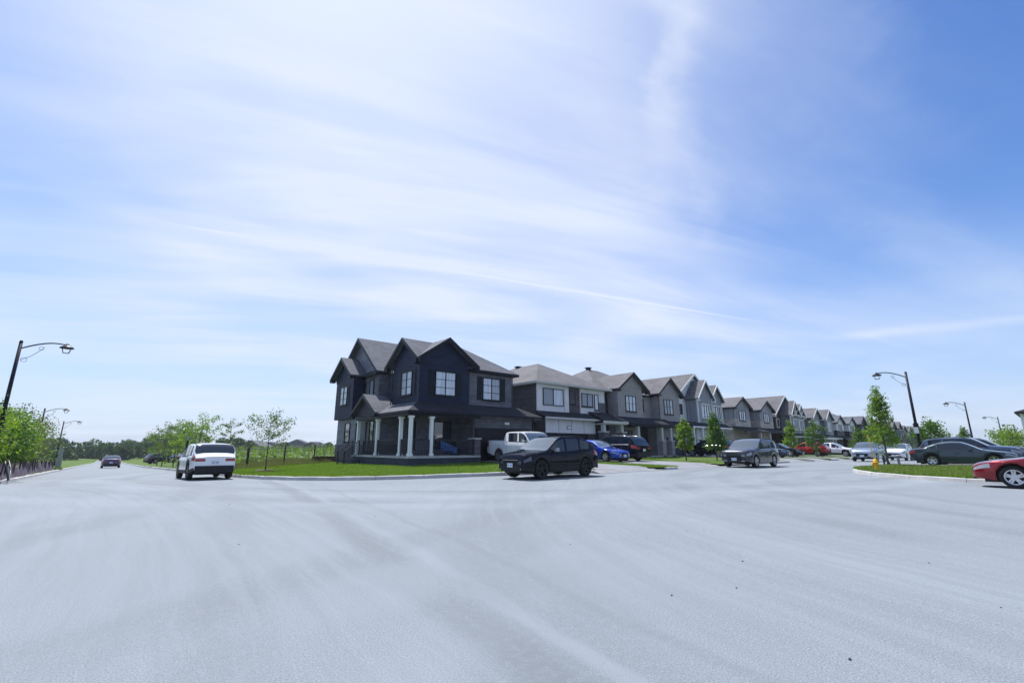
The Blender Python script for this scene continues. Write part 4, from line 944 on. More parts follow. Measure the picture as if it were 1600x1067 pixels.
WH = {}
def wheel(par, x, y, r, side, w, rim):
    key = (round(r, 3), rim)
    if key not in WH:
        ty = MB(); k = w / 2; R_ = .66 * r
        prof = [(R_ * 1.02, -k * .9), (r * .93, -k), (r * .985, -k * .82), (r, -k * .5), (r, k * .5), (r * .985, k * .82), (r * .93, k), (R_ * 1.02, k * .9)]
        rings = []
        for a, h_ in prof:
            b0 = len(ty.v)
            for i in range(28): t = 2 * math.pi * i / 28; ty.v.append((a * math.cos(t), h_, a * math.sin(t)))
            rings.append(b0)
        for a, b in zip(rings, rings[1:] + rings[:1]):
            for i in range(28): ty.f.append((a + i, a + (i + 1) % 28, b + (i + 1) % 28, b + i))
        T = ty.build('tyre', 'tyre', smooth=True)
        rm = MB(); yo = k * .55
        rg = []
        for a, h_ in ((R_ * 1.05, k * .92), (R_ * .92, k * .86), (R_ * .9, -k * .5)):
            b0 = len(rm.v)
            for i in range(28): t = 2 * math.pi * i / 28; rm.v.append((a * math.cos(t), h_, a * math.sin(t)))
            rg.append(b0)
        for a, b in zip(rg, rg[1:]):
            for i in range(28): rm.f.append((a + i, a + (i + 1) % 28, b + (i + 1) % 28, b + i))
        for sidx in range(5):
            for dl in (-.16, .16):
                t = 2 * math.pi * sidx / 5 + .3; ca, sa = math.cos(t), math.sin(t); tb = t + dl; cb, sb = math.cos(tb), math.sin(tb)
                wI, wO = .028 * r / .34, .022 * r / .34
                n1 = (-sa, ca); p0 = (ca * .1 * r + n1[0] * dl * .12, sa * .1 * r + n1[1] * dl * .12); p1 = (cb * R_ * .93, sb * R_ * .93)
                rm.solid([(p0[0] - n1[0] * wI, yo - .03, p0[1] - n1[1] * wI), (p0[0] + n1[0] * wI, yo - .03, p0[1] + n1[1] * wI), (p1[0] + n1[0] * wO, yo - .01, p1[1] + n1[1] * wO), (p1[0] - n1[0] * wO, yo - .01, p1[1] - n1[1] * wO)],
                         [(p0[0] - n1[0] * wI, yo + .02, p0[1] - n1[1] * wI), (p0[0] + n1[0] * wI, yo + .02, p0[1] + n1[1] * wI), (p1[0] + n1[0] * wO, yo + .035, p1[1] + n1[1] * wO), (p1[0] - n1[0] * wO, yo + .035, p1[1] - n1[1] * wO)])
        rm.lathe([(.001, yo - .05), (.17 * r, yo - .05), (.17 * r, yo + .03), (.001, yo + .035)], ax='y', n=12)
        Rm = rm.build('rim', rim)
        dk = MB().lathe([(.001, -.02), (R_ * .9, -.02), (R_ * .9, .0), (.001, .0)], ax='y', n=24).build('brake_disc', 'plastic')
        WH[key] = (T.data, Rm.data, dk.data)
        for o in (T, Rm, dk): bpy.data.objects.remove(o)
    e = bpy.data.objects.new('wheel', None); C.objects.link(e); e.parent = par; e.location = (x, y, r); e.rotation_euler = (0, 0, 0 if side > 0 else math.pi)
    for nm, d_ in zip(('tyre', 'rim', 'brake_disc'), WH[key]):
        o = bpy.data.objects.new(nm, d_); C.objects.link(o); o.parent = e
def car(spec, loc, hd, label, col, cat='car', group='parked cars', rim='alloy', lod=1, name='parked_car', lampm='lampglass', plate=True, z=None):
    S = dict(L=4.6, W=1.86, H=1.68, r=.35, df=.92, dr=3.6, sill=.26, tumble=.22, clad=False, rails=False)
    S.update(spec); L, W_, H_ = S['L'], S['W'] / 2, S['H']
    a, b = loc
    # sit on the terrain
    ch, sh = math.cos(R(hd)), math.sin(R(hd)); q = 1.35
    gz = (lambda u, v: ground_at(u, v)) if z is None else (lambda u, v: z)
    zf, zr = gz(a + ch * q, b + sh * q), gz(a - ch * q, b - sh * q); zl, zr_ = gz(a - sh * .7, b + ch * .7), gz(a + sh * .7, b - ch * .7)
    r = empty(name, (a, b, (zf + zr) / 2 + .012), label, cat, group, R(hd)); r.rotation_euler = (math.atan2(zl - zr_, 1.4), -math.atan2(zf - zr, 2 * q), R(hd)); OFF[r.name] = (0, 0, 0)
    top = pch(S['top']); belt = pch(S['belt']); pl = pch(S['plan'])
    Ra = S['r'] + .065
    ds = sorted(set([round(x, 3) for x in frange(0, L, .11 if lod else .2)] + [.03, .07, L - .03, L - .07] + [round(S[k] + Ra * math.cos(math.pi * i / 8) * s_, 4) for k in ('df', 'dr') for i in range(5) for s_ in (-1, 1)]
                    + [S[k] + s_ * (Ra + .004) for k in ('df', 'dr') for s_ in (-1, 1)]))
    ds = [x for i, x in enumerate(ds) if x >= 0 and x <= L]
    def zb(x):
        for k in ('df', 'dr'):
            e = abs(x - S[k])
            if e <= Ra: return S['r'] + math.sqrt(max(0, Ra * Ra - e * e))
        s = S['sill']
        if x < .5: s += .10 * (1 - x / .5)
        if x > L - .6: s += .16 * (x - L + .6) / .6
        return s
    def section(x):
        w = W_ * pl(x); t = top(x); s = min(belt(x), t - .02); z0 = min(zb(x), s - .1); g_ = max(0, t - s)
        hw = S['sill'] + .35
        tm = w * (1 - S['tumble'] * min(1, g_ / (H_ - 1.0)) ) if g_ > .12 else w * (.90 - .05 * g_)
        z7 = max(s + .025, t - .075) if g_ > .12 else s + g_ * .5; y7 = tm + (w * .95 - tm) * (t - z7) / max(.15, g_) + .02 if g_ > .12 else w * .94
        c = S.get('crown', .035)
        inb = max(0, 1 - min(x, L - x) / .4)
        return [(w * .86, z0), (w * .97, z0 + .01), (w * .995, z0 + (s - z0) * .22), (w, z0 + (s - z0) * .5), (w * .995, z0 + (s - z0) * .72), (w * .965, s - .015), (w * .945, s + .012),
                (y7, z7), (tm * .985, t - .012 if g_ > .12 else t - .01), (tm * .62, t + c * .7), (0, t + c)]
    secs = [section(x) for x in ds]; n = len(secs[0])
    MBs = {}
    def put(k, pts): MBs.setdefault(k, MB()).poly(pts)
    ws, rg_, sw = S['ws'], S['rg'], S['win']
    for i in range(len(ds) - 1):
        xm = (ds[i] + ds[i + 1]) / 2
        for sd_ in (1, -1):
            for j in range(n - 1):
                k = 'body'
                if j == 6 and top(xm) - belt(xm) > .13:
                    for wi, (w0, w1) in enumerate(sw):
                        if w0 < xm < w1: k = ('side_window', sd_, wi)
                if j >= 8 and ws[0] < xm < ws[1]: k = 'windshield'
                if j >= 8 and rg_[0] < xm < rg_[1]: k = 'rear_window'
                if S['clad'] and j <= 1: k = 'cladding'
                if S['clad'] and j == 2 and (min(abs(xm - S['df']), abs(xm - S['dr'])) < Ra): k = 'cladding'
                hl = S.get('hl', (.03, .42)); tl = S.get('tl', (L - .3, L - .02))
                if j == 4 and hl[0] < xm < hl[1]: k = ('headlight', sd_)
                if j in S.get('tj', (4,)) and tl[0] < xm < tl[1]: k = ('tail_light', sd_)
                q = lambda ii, jj: (L / 2 - ds[ii], sd_ * secs[ii][jj][0], secs[ii][jj][1])
                put(k, [q(i, j), q(i + 1, j), q(i + 1, j + 1), q(i, j + 1)])
    for ii, x in ((0, 0), (len(ds) - 1, L)):
        s = secs[ii]; put('body', [(L / 2 - x, y, z_) for y, z_ in s] + [(L / 2 - x, -y, z_) for y, z_ in s[::-1][1:]])
    pm = paint(*col) if isinstance(col, tuple) else col
    for k, m in MBs.items():
        nm = k if isinstance(k, str) else k[0]
        mt = {'body': pm, 'cladding': 'plastic', 'windshield': 'wglass', 'rear_window': 'glass', 'side_window': 'glass', 'headlight': lampm, 'tail_light': 'redlamp'}[nm]
        me_o = m.build(nm, mt, r, off=(0, 0, 0)); bm = bmesh.new(); bm.from_mesh(me_o.data); bmesh.ops.remove_doubles(bm, verts=bm.verts, dist=.0005); bmesh.ops.dissolve_degenerate(bm, edges=bm.edges, dist=.0005)
        bmesh.ops.recalc_face_normals(bm, faces=bm.faces)
        # outward check
        sgn = sum((f.calc_center_median() - Vector((0, 0, .7))).dot(f.normal) * f.calc_area() for f in bm.faces)
        if sgn < 0: bmesh.ops.reverse_faces(bm, faces=bm.faces)
        for e in bm.edges:
            if len(e.link_faces) == 2 and e.calc_face_angle(0) > .6: e.smooth = False
        for f in bm.faces: f.smooth = True
        bm.to_mesh(me_o.data); bm.free()
    MB().box(-L / 2 + .25, L / 2 - .25, -W_ * .70, W_ * .70, S['sill'] - .04, .75).build('underbody', 'plastic', r, off=(0, 0, 0))
    tw = .235 if S['r'] > .36 else .215
    for x in (S['df'], S['dr']):
        for s_ in (1, -1): wheel(r, L / 2 - x, s_ * (W_ - tw / 2 - .015), S['r'], s_, tw, rim)
    # front face
    w0 = W_ * pl(0); F = L / 2; t0 = min(belt(0), top(0))
    g0, g1 = S.get('grille', (.42, .66))
    gr = MB().box(F - .02, F + .018, -w0 * .62, w0 * .62, g0, g1).build('grille', 'plastic', r, off=(0, 0, 0))
    if lod:
        m = MB(); k = g0 + .04
        while k < g1 - .02: m.box(F + .018, F + .026, -w0 * .6, w0 * .6, k, k + .012); k += .045
        if m.v: m.build('grille_bar', 'darkalloy', gr, off=(0, 0, 0))
    if S.get('chromebar'): MB().box(F - .01, F + .03, -w0 * .66, w0 * .66, g1 + .005, g1 + .03).build('grille_trim', 'chrome', r, off=(0, 0, 0))
    for s_ in (1, -1):
        MB().solid([(F - .02, s_ * w0 * .64, t0 - .17), (F + .014, s_ * w0 * .64, t0 - .17), (F - .005, s_ * w0 * .985, t0 - .13), (F - .04, s_ * w0 * .985, t0 - .13)],
                   [(F - .02, s_ * w0 * .64, t0 - .05), (F + .014, s_ * w0 * .64, t0 - .05), (F - .005, s_ * w0 * .985, t0 - .03), (F - .04, s_ * w0 * .985, t0 - .03)]).build('headlight', lampm, r, off=(0, 0, 0))
        m = MB().box(F - .03, F + .012, s_ * w0 * .72 - .1, s_ * w0 * .72 + .1, .36, .43)
        m.build('fog_light', 'lampglass' if lod else 'plastic', r, off=(0, 0, 0))
    MB().box(F - .05, F + .02, -w0 * .8, w0 * .8, S['sill'] + .04, g0 - .06).build('lower_grille', 'plastic', r, off=(0, 0, 0))
    B = -L / 2; w1 = W_ * pl(L); tb = min(belt(L), top(L))
    for s_ in (1, -1):
        MB().box(B - .012, B + .02, min(s_ * w1 * .5, s_ * w1 * .985), max(s_ * w1 * .5, s_ * w1 * .985), tb - .15, tb - .03).build('tail_light', 'redlamp', r, off=(0, 0, 0))
    MB().box(B - .035, B + .02, -w1 * .96, w1 * .96, .33, .33 + (.30 if S['clad'] else .1)).build('rear_bumper', 'plastic', r, off=(0, 0, 0))
    pz = S.get('pz', tb - .32)
    for xx, sg, zz in ((F + .03, 1, S.get('fpz', .42)), (B - .02, -1, pz)):
        if not plate: break
        p = MB().box(min(xx, xx + sg * .012), max(xx, xx + sg * .012), -.155, .155, zz, zz + .155).build('license_plate', 'plate', r, off=(0, 0, 0))
        if lod:
            m = MB()
            for i in range(7):
                if i != 3: m.box(min(xx + sg * .012, xx + sg * .014), max(xx + sg * .012, xx + sg * .014), -.125 + i * .037, -.105 + i * .037, zz + .045, zz + .11)
            m.build('plate_print', 'plateblue', p, off=(0, 0, 0))['kind'] = 'stuff'
    # mirrors
    xm = S['ws'][0] + .52
    for s_ in (1, -1):
        y = W_ * pl(xm) * .96; zz = belt(xm) + .1
        mr = MB().solid([(F - xm - .07, s_ * y, zz - .06), (F - xm + .05, s_ * y, zz - .05), (F - xm + .07, s_ * (y + .2), zz - .07), (F - xm - .09, s_ * (y + .2), zz - .07)],
                        [(F - xm - .07, s_ * y, zz + .0), (F - xm + .05, s_ * y, zz + .0), (F - xm + .05, s_ * (y + .2), zz + .09), (F - xm - .09, s_ * (y + .2), zz + .09)]).build('mirror', (M[S['mm']] if 'mm' in S else pm), r, off=(0, 0, 0), bevel=.015)
    if lod:
        # shut lines and handles following the body side
        def line(name, x, z0f=0.0, z1f=1.0):
            m = MB(); s = section(x); pts = [(y, z_) for y, z_ in s[1:7]]
            for s_ in (1, -1):
                for (y0, za), (y1, zb_) in zip(pts, pts[1:]):
                    m.poly([(F - x - .006, s_ * (y0 + .004), za), (F - x + .006, s_ * (y0 + .004), za), (F - x + .006, s_ * (y1 + .004), zb_), (F - x - .006, s_ * (y1 + .004), zb_)])
            m.build('door_seam', 'plastic', r, off=(0, 0, 0))
        for x in S['doors']: line('s', x)
        for x in S['doors'][1:]:
            hx = x - .12; s = section(hx); y, z_ = s[4]
            for s_ in (1, -1): MB().box(F - hx - .09, F - hx + .09, min(s_ * (y - .01), s_ * (y + .035)), max(s_ * (y - .01), s_ * (y + .035)), z_ + .02, z_ + .05).build('door_handle', S.get('hm', pm), r, off=(0, 0, 0))
        if S['rails']:
            for s_ in (1, -1):
                x0, x1 = S['ws'][1] + .1, S['rg'][0] - .1; pts = []
                for k in range(6):
                    x = x0 + (x1 - x0) * k / 5; s = section(x)[8]; pts.append((F - x, s_ * (s[0] - .03), s[1] + (.05 if 0 < k < 5 else .0)))
                MB().tube(pts, .018, 5).build('roof_rail', S.get('railm', 'plastic'), r, off=(0, 0, 0), smooth=True)
        # bright or black line round the side glass
        for s_ in (1, -1):
            x0, x1 = sw[0][0], sw[-1][1]; pts = []
            for k in range(8):
                x = x0 + (x1 - x0) * k / 7; s = section(x)[6]; pts.append((F - x, s_ * (s[0] + .006), s[1]))
            MB().tube(pts, .014, 4).build('window_strip', S.get('strip', 'plastic'), r, off=(0, 0, 0))
    return r
SUV = dict(L=4.6, W=1.86, H=1.69, r=.355, df=.93, dr=3.62, sill=.27, clad=True, rails=True, ws=(1.3, 2.12), rg=(3.98, 4.42), win=[(1.62, 2.42), (2.5, 3.32), (3.4, 3.95)], doors=[1.42, 2.46, 3.4],
           top=[(0, .80), (.1, .93), (.5, 1.02), (1.25, 1.12), (1.7, 1.40), (2.1, 1.61), (2.6, 1.665), (3.4, 1.655), (3.95, 1.60), (4.05, 1.56), (4.45, 1.13), (4.6, 1.02)],
           belt=[(0, .76), (.4, .90), (1.2, 1.02), (2.5, 1.06), (4.2, 1.11), (4.45, 1.05), (4.6, .98)],
           plan=[(0, .74), (.08, .84), (.3, .94), (.8, .99), (1.5, 1), (3.6, 1), (4.2, .97), (4.5, .92), (4.6, .88)], tj=(4, 5), tl=(4.2, 4.58), pz=.70, grille=(.42, .70))
COUPE = dict(L=4.52, W=1.87, H=1.66, r=.375, df=.88, dr=3.6, sill=.26, clad=True, rails=True, ws=(1.12, 2.0), rg=(3.75, 4.3), win=[(1.45, 2.33), (2.41, 3.22), (3.3, 3.85)], doors=[1.35, 2.42, 3.38],
           top=[(0, .78), (.08, .92), (.4, 1.00), (1.1, 1.10), (1.6, 1.37), (2.0, 1.60), (2.45, 1.66), (3.1, 1.65), (3.7, 1.56), (4.0, 1.42), (4.35, 1.14), (4.52, 1.04)],
           belt=[(0, .74), (.3, .88), (1.0, 1.00), (2.5, 1.04), (3.5, 1.12), (4.2, 1.13), (4.52, 1.0)],
           plan=[(0, .76), (.08, .86), (.3, .95), (.8, .99), (1.5, .985), (3.0, .985), (3.6, 1), (4.1, .97), (4.4, .92), (4.52, .88)], hl=(.02, .3), fpz=.46, chromebar=True, railm='darkalloy', grille=(.56, .72), strip='darkalloy', mm='galv')
SEDAN = dict(L=4.68, W=1.82, H=1.43, r=.33, df=.93, dr=3.63, sill=.20, ws=(1.32, 2.2), rg=(3.25, 3.98), win=[(1.7, 2.48), (2.56, 3.3), (3.36, 3.68)], doors=[1.42, 2.52, 3.4],
           top=[(0, .62), (.1, .70), (.5, .80), (1.3, .93), (1.8, 1.20), (2.25, 1.39), (2.7, 1.42), (3.2, 1.38), (3.6, 1.24), (4.0, 1.06), (4.3, 1.03), (4.6, .99), (4.68, .92)],
           belt=[(0, .58), (.3, .72), (1.2, .87), (2.5, .92), (3.8, .98), (4.4, .95), (4.68, .86)],
           plan=[(0, .62), (.08, .76), (.3, .90), (.8, .985), (1.5, 1), (3.6, 1), (4.2, .95), (4.5, .88), (4.68, .80)], tumble=.26, grille=(.36, .56), tj=(4,), fpz=.34)
BIG = dict(SUV); BIG.update(L=4.85, W=1.92, H=1.74, dr=3.75, df=.96, r=.37, ws=(1.35, 2.15), rg=(4.3, 4.68), win=[(1.66, 2.5), (2.58, 3.42), (3.5, 4.2)], doors=[1.46, 2.54, 3.5], tl=(4.45, 4.83),
           top=[(0, .86), (.1, .98), (.5, 1.07), (1.3, 1.16), (1.75, 1.44), (2.15, 1.66), (2.7, 1.72), (3.6, 1.71), (4.2, 1.66), (4.35, 1.60), (4.7, 1.14), (4.85, 1.04)],
           belt=[(0, .82), (.4, .95), (1.2, 1.06), (2.5, 1.10), (4.4, 1.13), (4.7, 1.08), (4.85, 1.0)],
           plan=[(0, .76), (.08, .86), (.3, .95), (.8, .99), (1.5, 1), (3.9, 1), (4.4, .97), (4.7, .93), (4.85, .89)])
TRUCK = dict(L=5.9, W=2.02, H=1.95, r=.41, df=1.0, dr=4.7, sill=.42, ws=(1.62, 2.28), rg=(4.02, 4.16), win=[(1.95, 2.78), (2.88, 3.72)], doors=[1.75, 2.83, 3.86, 4.24], tumble=.17,
           top=[(0, 1.08), (.1, 1.18), (.5, 1.23), (1.6, 1.30), (1.95, 1.58), (2.3, 1.85), (2.7, 1.92), (3.5, 1.92), (3.95, 1.88), (4.12, 1.55), (4.22, 1.37), (4.3, 1.36), (5.85, 1.38), (5.9, 1.36)],
           belt=[(0, 1.04), (.4, 1.16), (1.5, 1.24), (2.5, 1.27), (4.2, 1.30), (5.9, 1.32)],
           plan=[(0, .86), (.08, .92), (.3, .97), (.8, 1), (5.5, 1), (5.9, .97)], tj=(3, 4), tl=(5.72, 5.89), crown=.02, grille=(.72, 1.0), fpz=.55, pz=.62)
car(COUPE, (14.45, 14.4), 181, 'black sloping-roofed crossover parked by the kerb in front of the corner house', ('black', (.004, .006, .013), .1, .2), 'suv', rim='darkalloy', lampm='lampdark')
rav = dict(SUV); rav.update(L=4.6, W=1.86, railm='plastic')
car(rav, (3.65, 28.1), 92.5, 'white compact crossover seen from behind at the left of the lawn', ('white', (.72, .74, .78), 0, .3), 'suv', rim='darkalloy')
car(TRUCK, (20.1, 22.0), -90, 'white crew-cab pickup truck in the corner house driveway', ('white', (.72, .74, .78), 0, .3), 'pickup truck', name='pickup_truck')
car(SEDAN, (26.1, 21.3), -90, 'bright blue sedan nosing out of the driveway behind the black crossover', ('blue', (.006, .045, .40), .4, .25))
car(dict(BIG, strip='chrome', railm='chrome'), (28.4, 21.4), 90, 'black large crossover with chrome window line and red tail lights beside the blue sedan', ('black', (.004, .006, .013), .1, .2), 'suv')
car(dict(BIG, strip='chrome', clad=False), (31.7, 13.15), 180, 'dark grey crossover facing the camera on the right-hand street', ('graphite', (.03, .035, .048), .5, .25), 'suv')
car(dict(SUV, strip='chrome', clad=False), (44.4, 22.2), 90, 'black car with bright roof in the driveway behind the two young trees', ('black', (.004, .006, .013), .1, .2))
car(SEDAN, (50.4, 19.6), -90, 'dark sedan half hidden behind the grey crossover facing the camera', ('navy', (.015, .03, .07), .4, .25), lod=0)
car(SEDAN, (57.4, 20.6), -90, 'black low car left of the bright red car', ('black', (.004, .006, .013), .1, .2), lod=0)
car(SUV, (66.4, 20.6), 90, 'bright red crossover parked in a driveway down the street', ('red', (.45, .012, .012), .2, .25), 'suv', lod=0)
car(SUV, (70.6, 18.8), -90, 'white crossover nose out, touching the red one in view', ('white', (.72, .74, .78), 0, .3), 'suv', lod=0)
car(dict(SUV, clad=False), (52.6, 11.4), 180, 'silver-blue crossover on the far street facing the camera', ('silver', (.36, .42, .50), .6, .28), 'suv', lod=0)
car(SEDAN, (82.5, 16.6), -90, 'dark purple-blue car behind the yellow hydrant marker', ('plum', (.03, .02, .07), .4, .25), lod=0)
car(BIG, (91.0, 16.0), -90, 'black van with a pale roof line above the small white car', ('black', (.004, .006, .013), .1, .2), 'van', lod=0)
car(dict(SUV, clad=False), (61.8, 10.9), 180, 'white car facing the camera between the hydrant and the lamp pole', ('white', (.72, .74, .78), 0, .3), lod=0)
car(SEDAN, (39.7, 3.95), -90, 'dark green-grey sedan parked side-on beyond the clover lawn', ('greengrey', (.03, .05, .062), .5, .28), rim='alloy')
car(dict(BIG, strip='plastic', clad=False), (42.6, 3.9), -90, 'slate blue crossover parked beyond the dark sedan', ('slateblue', (.05, .075, .12), .5, .25), 'suv')
car(dict(BIG, strip='plastic', clad=False), (45.6, 3.6), -90, 'dark crossover with silver hood, furthest of the three side by side', ('dusk', (.09, .10, .12), .5, .28), 'suv', lod=0)
car(dict(SEDAN, L=4.8), (22.2, -.42), 90, 'shiny red sedan cut off by the right edge with silver five-spoke wheel', ('cherry', (.20, .004, .010), .45, .22))
car(SEDAN, (.1, 76), 90, 'dark purple car driving away on the left road', ('violet', (.022, .012, .07), .4, .28), name='moving_car', group='cars on the road')
for i, (a, b, nm, c_, lb) in enumerate([(6.5, 96, SUV, ('graphite', (.03, .035, .048), .5, .25), 'tiny grey car under the roadside trees, left one'), (9, 92, SEDAN, ('navy', (.015, .03, .07), .4, .25), 'tiny dark car under the roadside trees, right one'), (9.5, 62, SEDAN, ('silver', (.36, .42, .50), .6, .28), 'silver car in the field gap right of the white crossover')]):
    car(nm, (a, b), 20 + 30 * i, lb, c_, lod=0, group='cars beyond the field')

# ------------------------------------------------------------------ street lamps
def lamp(a, b, h_, label, dr, z=None, extra=False, pw=1.0):
    z = ground_at(a, b) if z is None else z
    r = empty('street_lamp', (a, b, z - .2), label, 'street lamp', 'street lamps')
    O = (0, 0, 0); h_ += .2
    MB().tube([(0, 0, 0), (0, 0, 1.2)], [.15 * pw, .14 * pw], 10).tube([(0, 0, 1.2), (0, 0, h_)], [.105 * pw, .075 * pw], 10).build('pole', 'lamp', r, off=O, smooth=True)
    MB().tube([(0, 0, h_), (0, 0, h_ + .1)], [.09 * pw, .05 * pw], 8).build('pole_cap', 'lamp', r, off=O)
    n = Vector((dr[0], dr[1], 0)).normalized(); pts = []
    for k in range(11):
        t = k / 10; pts.append(tuple(n * (1.8 * t) + Vector((0, 0, h_ - .35 + .52 * math.sin(t * math.pi * .62) - .05 * t))))
    MB().tube(pts, .038 * pw, 6).build('arm', 'lamp', r, off=O, smooth=True)
    E_ = Vector(pts[-1])
    hd = MB().lathe([(.03, .08), (.07, .05), (.12, -.02), (.30, -.14), (.32, -.2), (.26, -.2)], (E_.x, E_.y, E_.z + .02), n=8).build('lamp_head', 'lamp', r, off=O)
    gl = MB()
    for k in range(4):
        t = math.pi / 4 + k * math.pi / 2
        gl.tube([(E_.x + .25 * math.cos(t), E_.y + .25 * math.sin(t), E_.z - .18), (E_.x + .17 * math.cos(t), E_.y + .17 * math.sin(t), E_.z - .44)], .012, 4)
        t2 = t + math.pi / 2; gl.tube([(E_.x + .17 * math.cos(t), E_.y + .17 * math.sin(t), E_.z - .44), (E_.x + .17 * math.cos(t2), E_.y + .17 * math.sin(t2), E_.z - .44)], .012, 4)
    gl.build('lantern_frame', 'lamp', hd, off=O)
    sc_ = []
    for k in range(22):
        t = k / 21; base_ = n * (.12 + .8 * t) + Vector((0, 0, h_ - .95 + .78 * t))
        sc_.append(tuple(base_ + Vector((0, 0, -.10 * math.sin(t * math.pi))) ))
    m = MB().tube(sc_, .012, 4)
    for c_, rr in ((n * .25 + Vector((0, 0, h_ - .92)), .12), (n * .82 + Vector((0, 0, h_ - .22)), .10)):
        m.tube([tuple(c_ + n * (rr * math.cos(k * .5)) + Vector((0, 0, rr * math.sin(k * .5)))) for k in range(13)], .010, 4)
    m.build('scroll', 'lamp', r, off=O)
    if extra: MB().box(-.14, .14, -.14, .14, 2.6, 3.1).build('pole_box', 'lamp', r, off=O)
    return r
lamp(-4.6, 35.4, 7.0, 'tall leaning-looking lamp nearest the left edge, arm over the road', (1, .0), extra=True)
lamp(-6.6, 75, 6.6, 'second lamp on the left, rising from the bushes with arm to the right', (1, 0), z=-1.0)
lamp(-6.4, 100, 6.8, 'third and smallest lamp on the left, above thin bare branches', (1, 0), z=-1.6)
L1 = lamp(46.0, 6.75, 6.75, 'tallest lamp on the right, with a white notice on its pole', (-.35, 1), extra=True)
MB().box(-.22, -.2, -.13, .13, 2.35, 2.8).build('notice', 'sign', L1, off=(0, 0, 0))
L2 = lamp(82.3, 6.9, 6.9, 'second lamp on the right carrying blue street name blades', (-.35, 1))
for s in (1, -1): MB().box(-.1 + (-.75 if s > 0 else .1), .0 + (-.0 if s > 0 else .85), -.02, .02, 3.0 - .3 * (s < 0), 3.28 - .3 * (s < 0)).build('street_name_blade', 'bluesign', L2, off=(0, 0, 0))
MB().box(-.02, .02, .1, .8, 2.95, 3.2).build('street_name_blade', 'bluesign', L2, off=(0, 0, 0))
lamp(123, 6.4, 7.0, 'third lamp on the right, above the bright shrubs', (-.35, 1))
lamp(165, 6.2, 7.0, 'fourth lamp on the right, small against the sky', (-.35, 1))
lamp(212, 6.0, 7.0, 'farthest tiny lamp on the right, just above the shrubs', (-.35, 1))

# ------------------------------------------------------------------ hydrant, posts, fences
def hydrant():
    a, b = 28.75, 6.0; z = lot(a, b, .6) - .02; r = empty('fire_hydrant', (a, b, z), 'yellow fire hydrant with tall yellow marker rod at the lawn tip', 'fire hydrant'); O = (0, 0, 0)
    MB().lathe([(.17, 0), (.17, .05), (.12, .06), (.12, .5), (.155, .51), (.155, .55), (.14, .56), (.12, .66), (.06, .73), (.035, .74), (.035, .79), (.0, .80)], n=14).build('barrel', 'yellow', r, off=O, smooth=False)
    MB().lathe([(.075, .1), (.075, .2), (.05, .22)], (0, 0, .42), 'y', 10).build('pumper_nozzle', 'yellow', r, off=O)
    for s in (1, -1): MB().tube([(s * .1, 0, .43), (s * .2, 0, .43)], .05, 8).tube([(s * .2, 0, .43), (s * .23, 0, .43)], .03, 6).build('nozzle', 'yellow', r, off=O)
    MB().lathe([(.155, .0), (.2, .01), (.2, .045), (.155, .05)], (0, 0, .5), n=14).build('flange', 'yellow', r, off=O)
    MB().tube([(0, .06, .7), (-.05, .10, 1.2), (-.14, .16, 2.1)], .024, 6).build('marker_rod', 'yellow', r, off=O)
    MB().box(-.2, -.12, .12, .2, 2.05, 2.2).build('rod_tip', 'yellow', r, off=O); r.scale = (.76, .76, .8)
hydrant()
z_ = lot(37.6, 7.0, .5)
tag(MB().box(-.05, .05, -.04, .04, 0, .75).box(-.02, .02, -.3, -.2, .2, .3).build('stake', 'black'), 'black tree stake just left of the pair behind the hydrant', 'stake').location = (37.0, 7.3, z_ - .1)
o = MB().box(-.06, .06, -.06, .06, 0, .62).lathe([(.13, .62), (.14, .7), (.02, .76)], n=8).build('bollard', 'galv'); tag(o, 'short grey post with domed cap right of the black stake', 'post'); o.location = (38.0, 6.75, z_ - .1)
# leaning black sign post on the left
r = empty('sign_post', (4.5, 46.0, lot(4.5, 46, .4) - .1), 'black post with a pale sign seen edge-on, right of the roadside trees', 'sign post')
MB().tube([(0, 0, 0), (.05, .0, 2.35)], .07, 6).build('post', 'lamp', r, off=(0, 0, 0)); MB().box(-.02, .12, -.03, .03, 2.25, 2.75).build('sign_plate', 'galv', r, off=(0, 0, 0))
r = empty('utility_post', (-4.4, 73.5, base(-4, 73) + .1), 'grey utility post standing at the kerb past the silt fence', 'utility post')
MB().box(-.25, .25, -.25, .25, 0, 1.1).build('cabinet', 'galv', r, off=(0, 0, 0)); MB().box(-.17, .17, -.17, .17, 1.1, 2.2).build('upper_cabinet', 'galv', r, off=(0, 0, 0)); MB().box(-.22, .22, -.22, .22, 2.2, 2.26).build('cap', 'galv', r, off=(0, 0, 0))
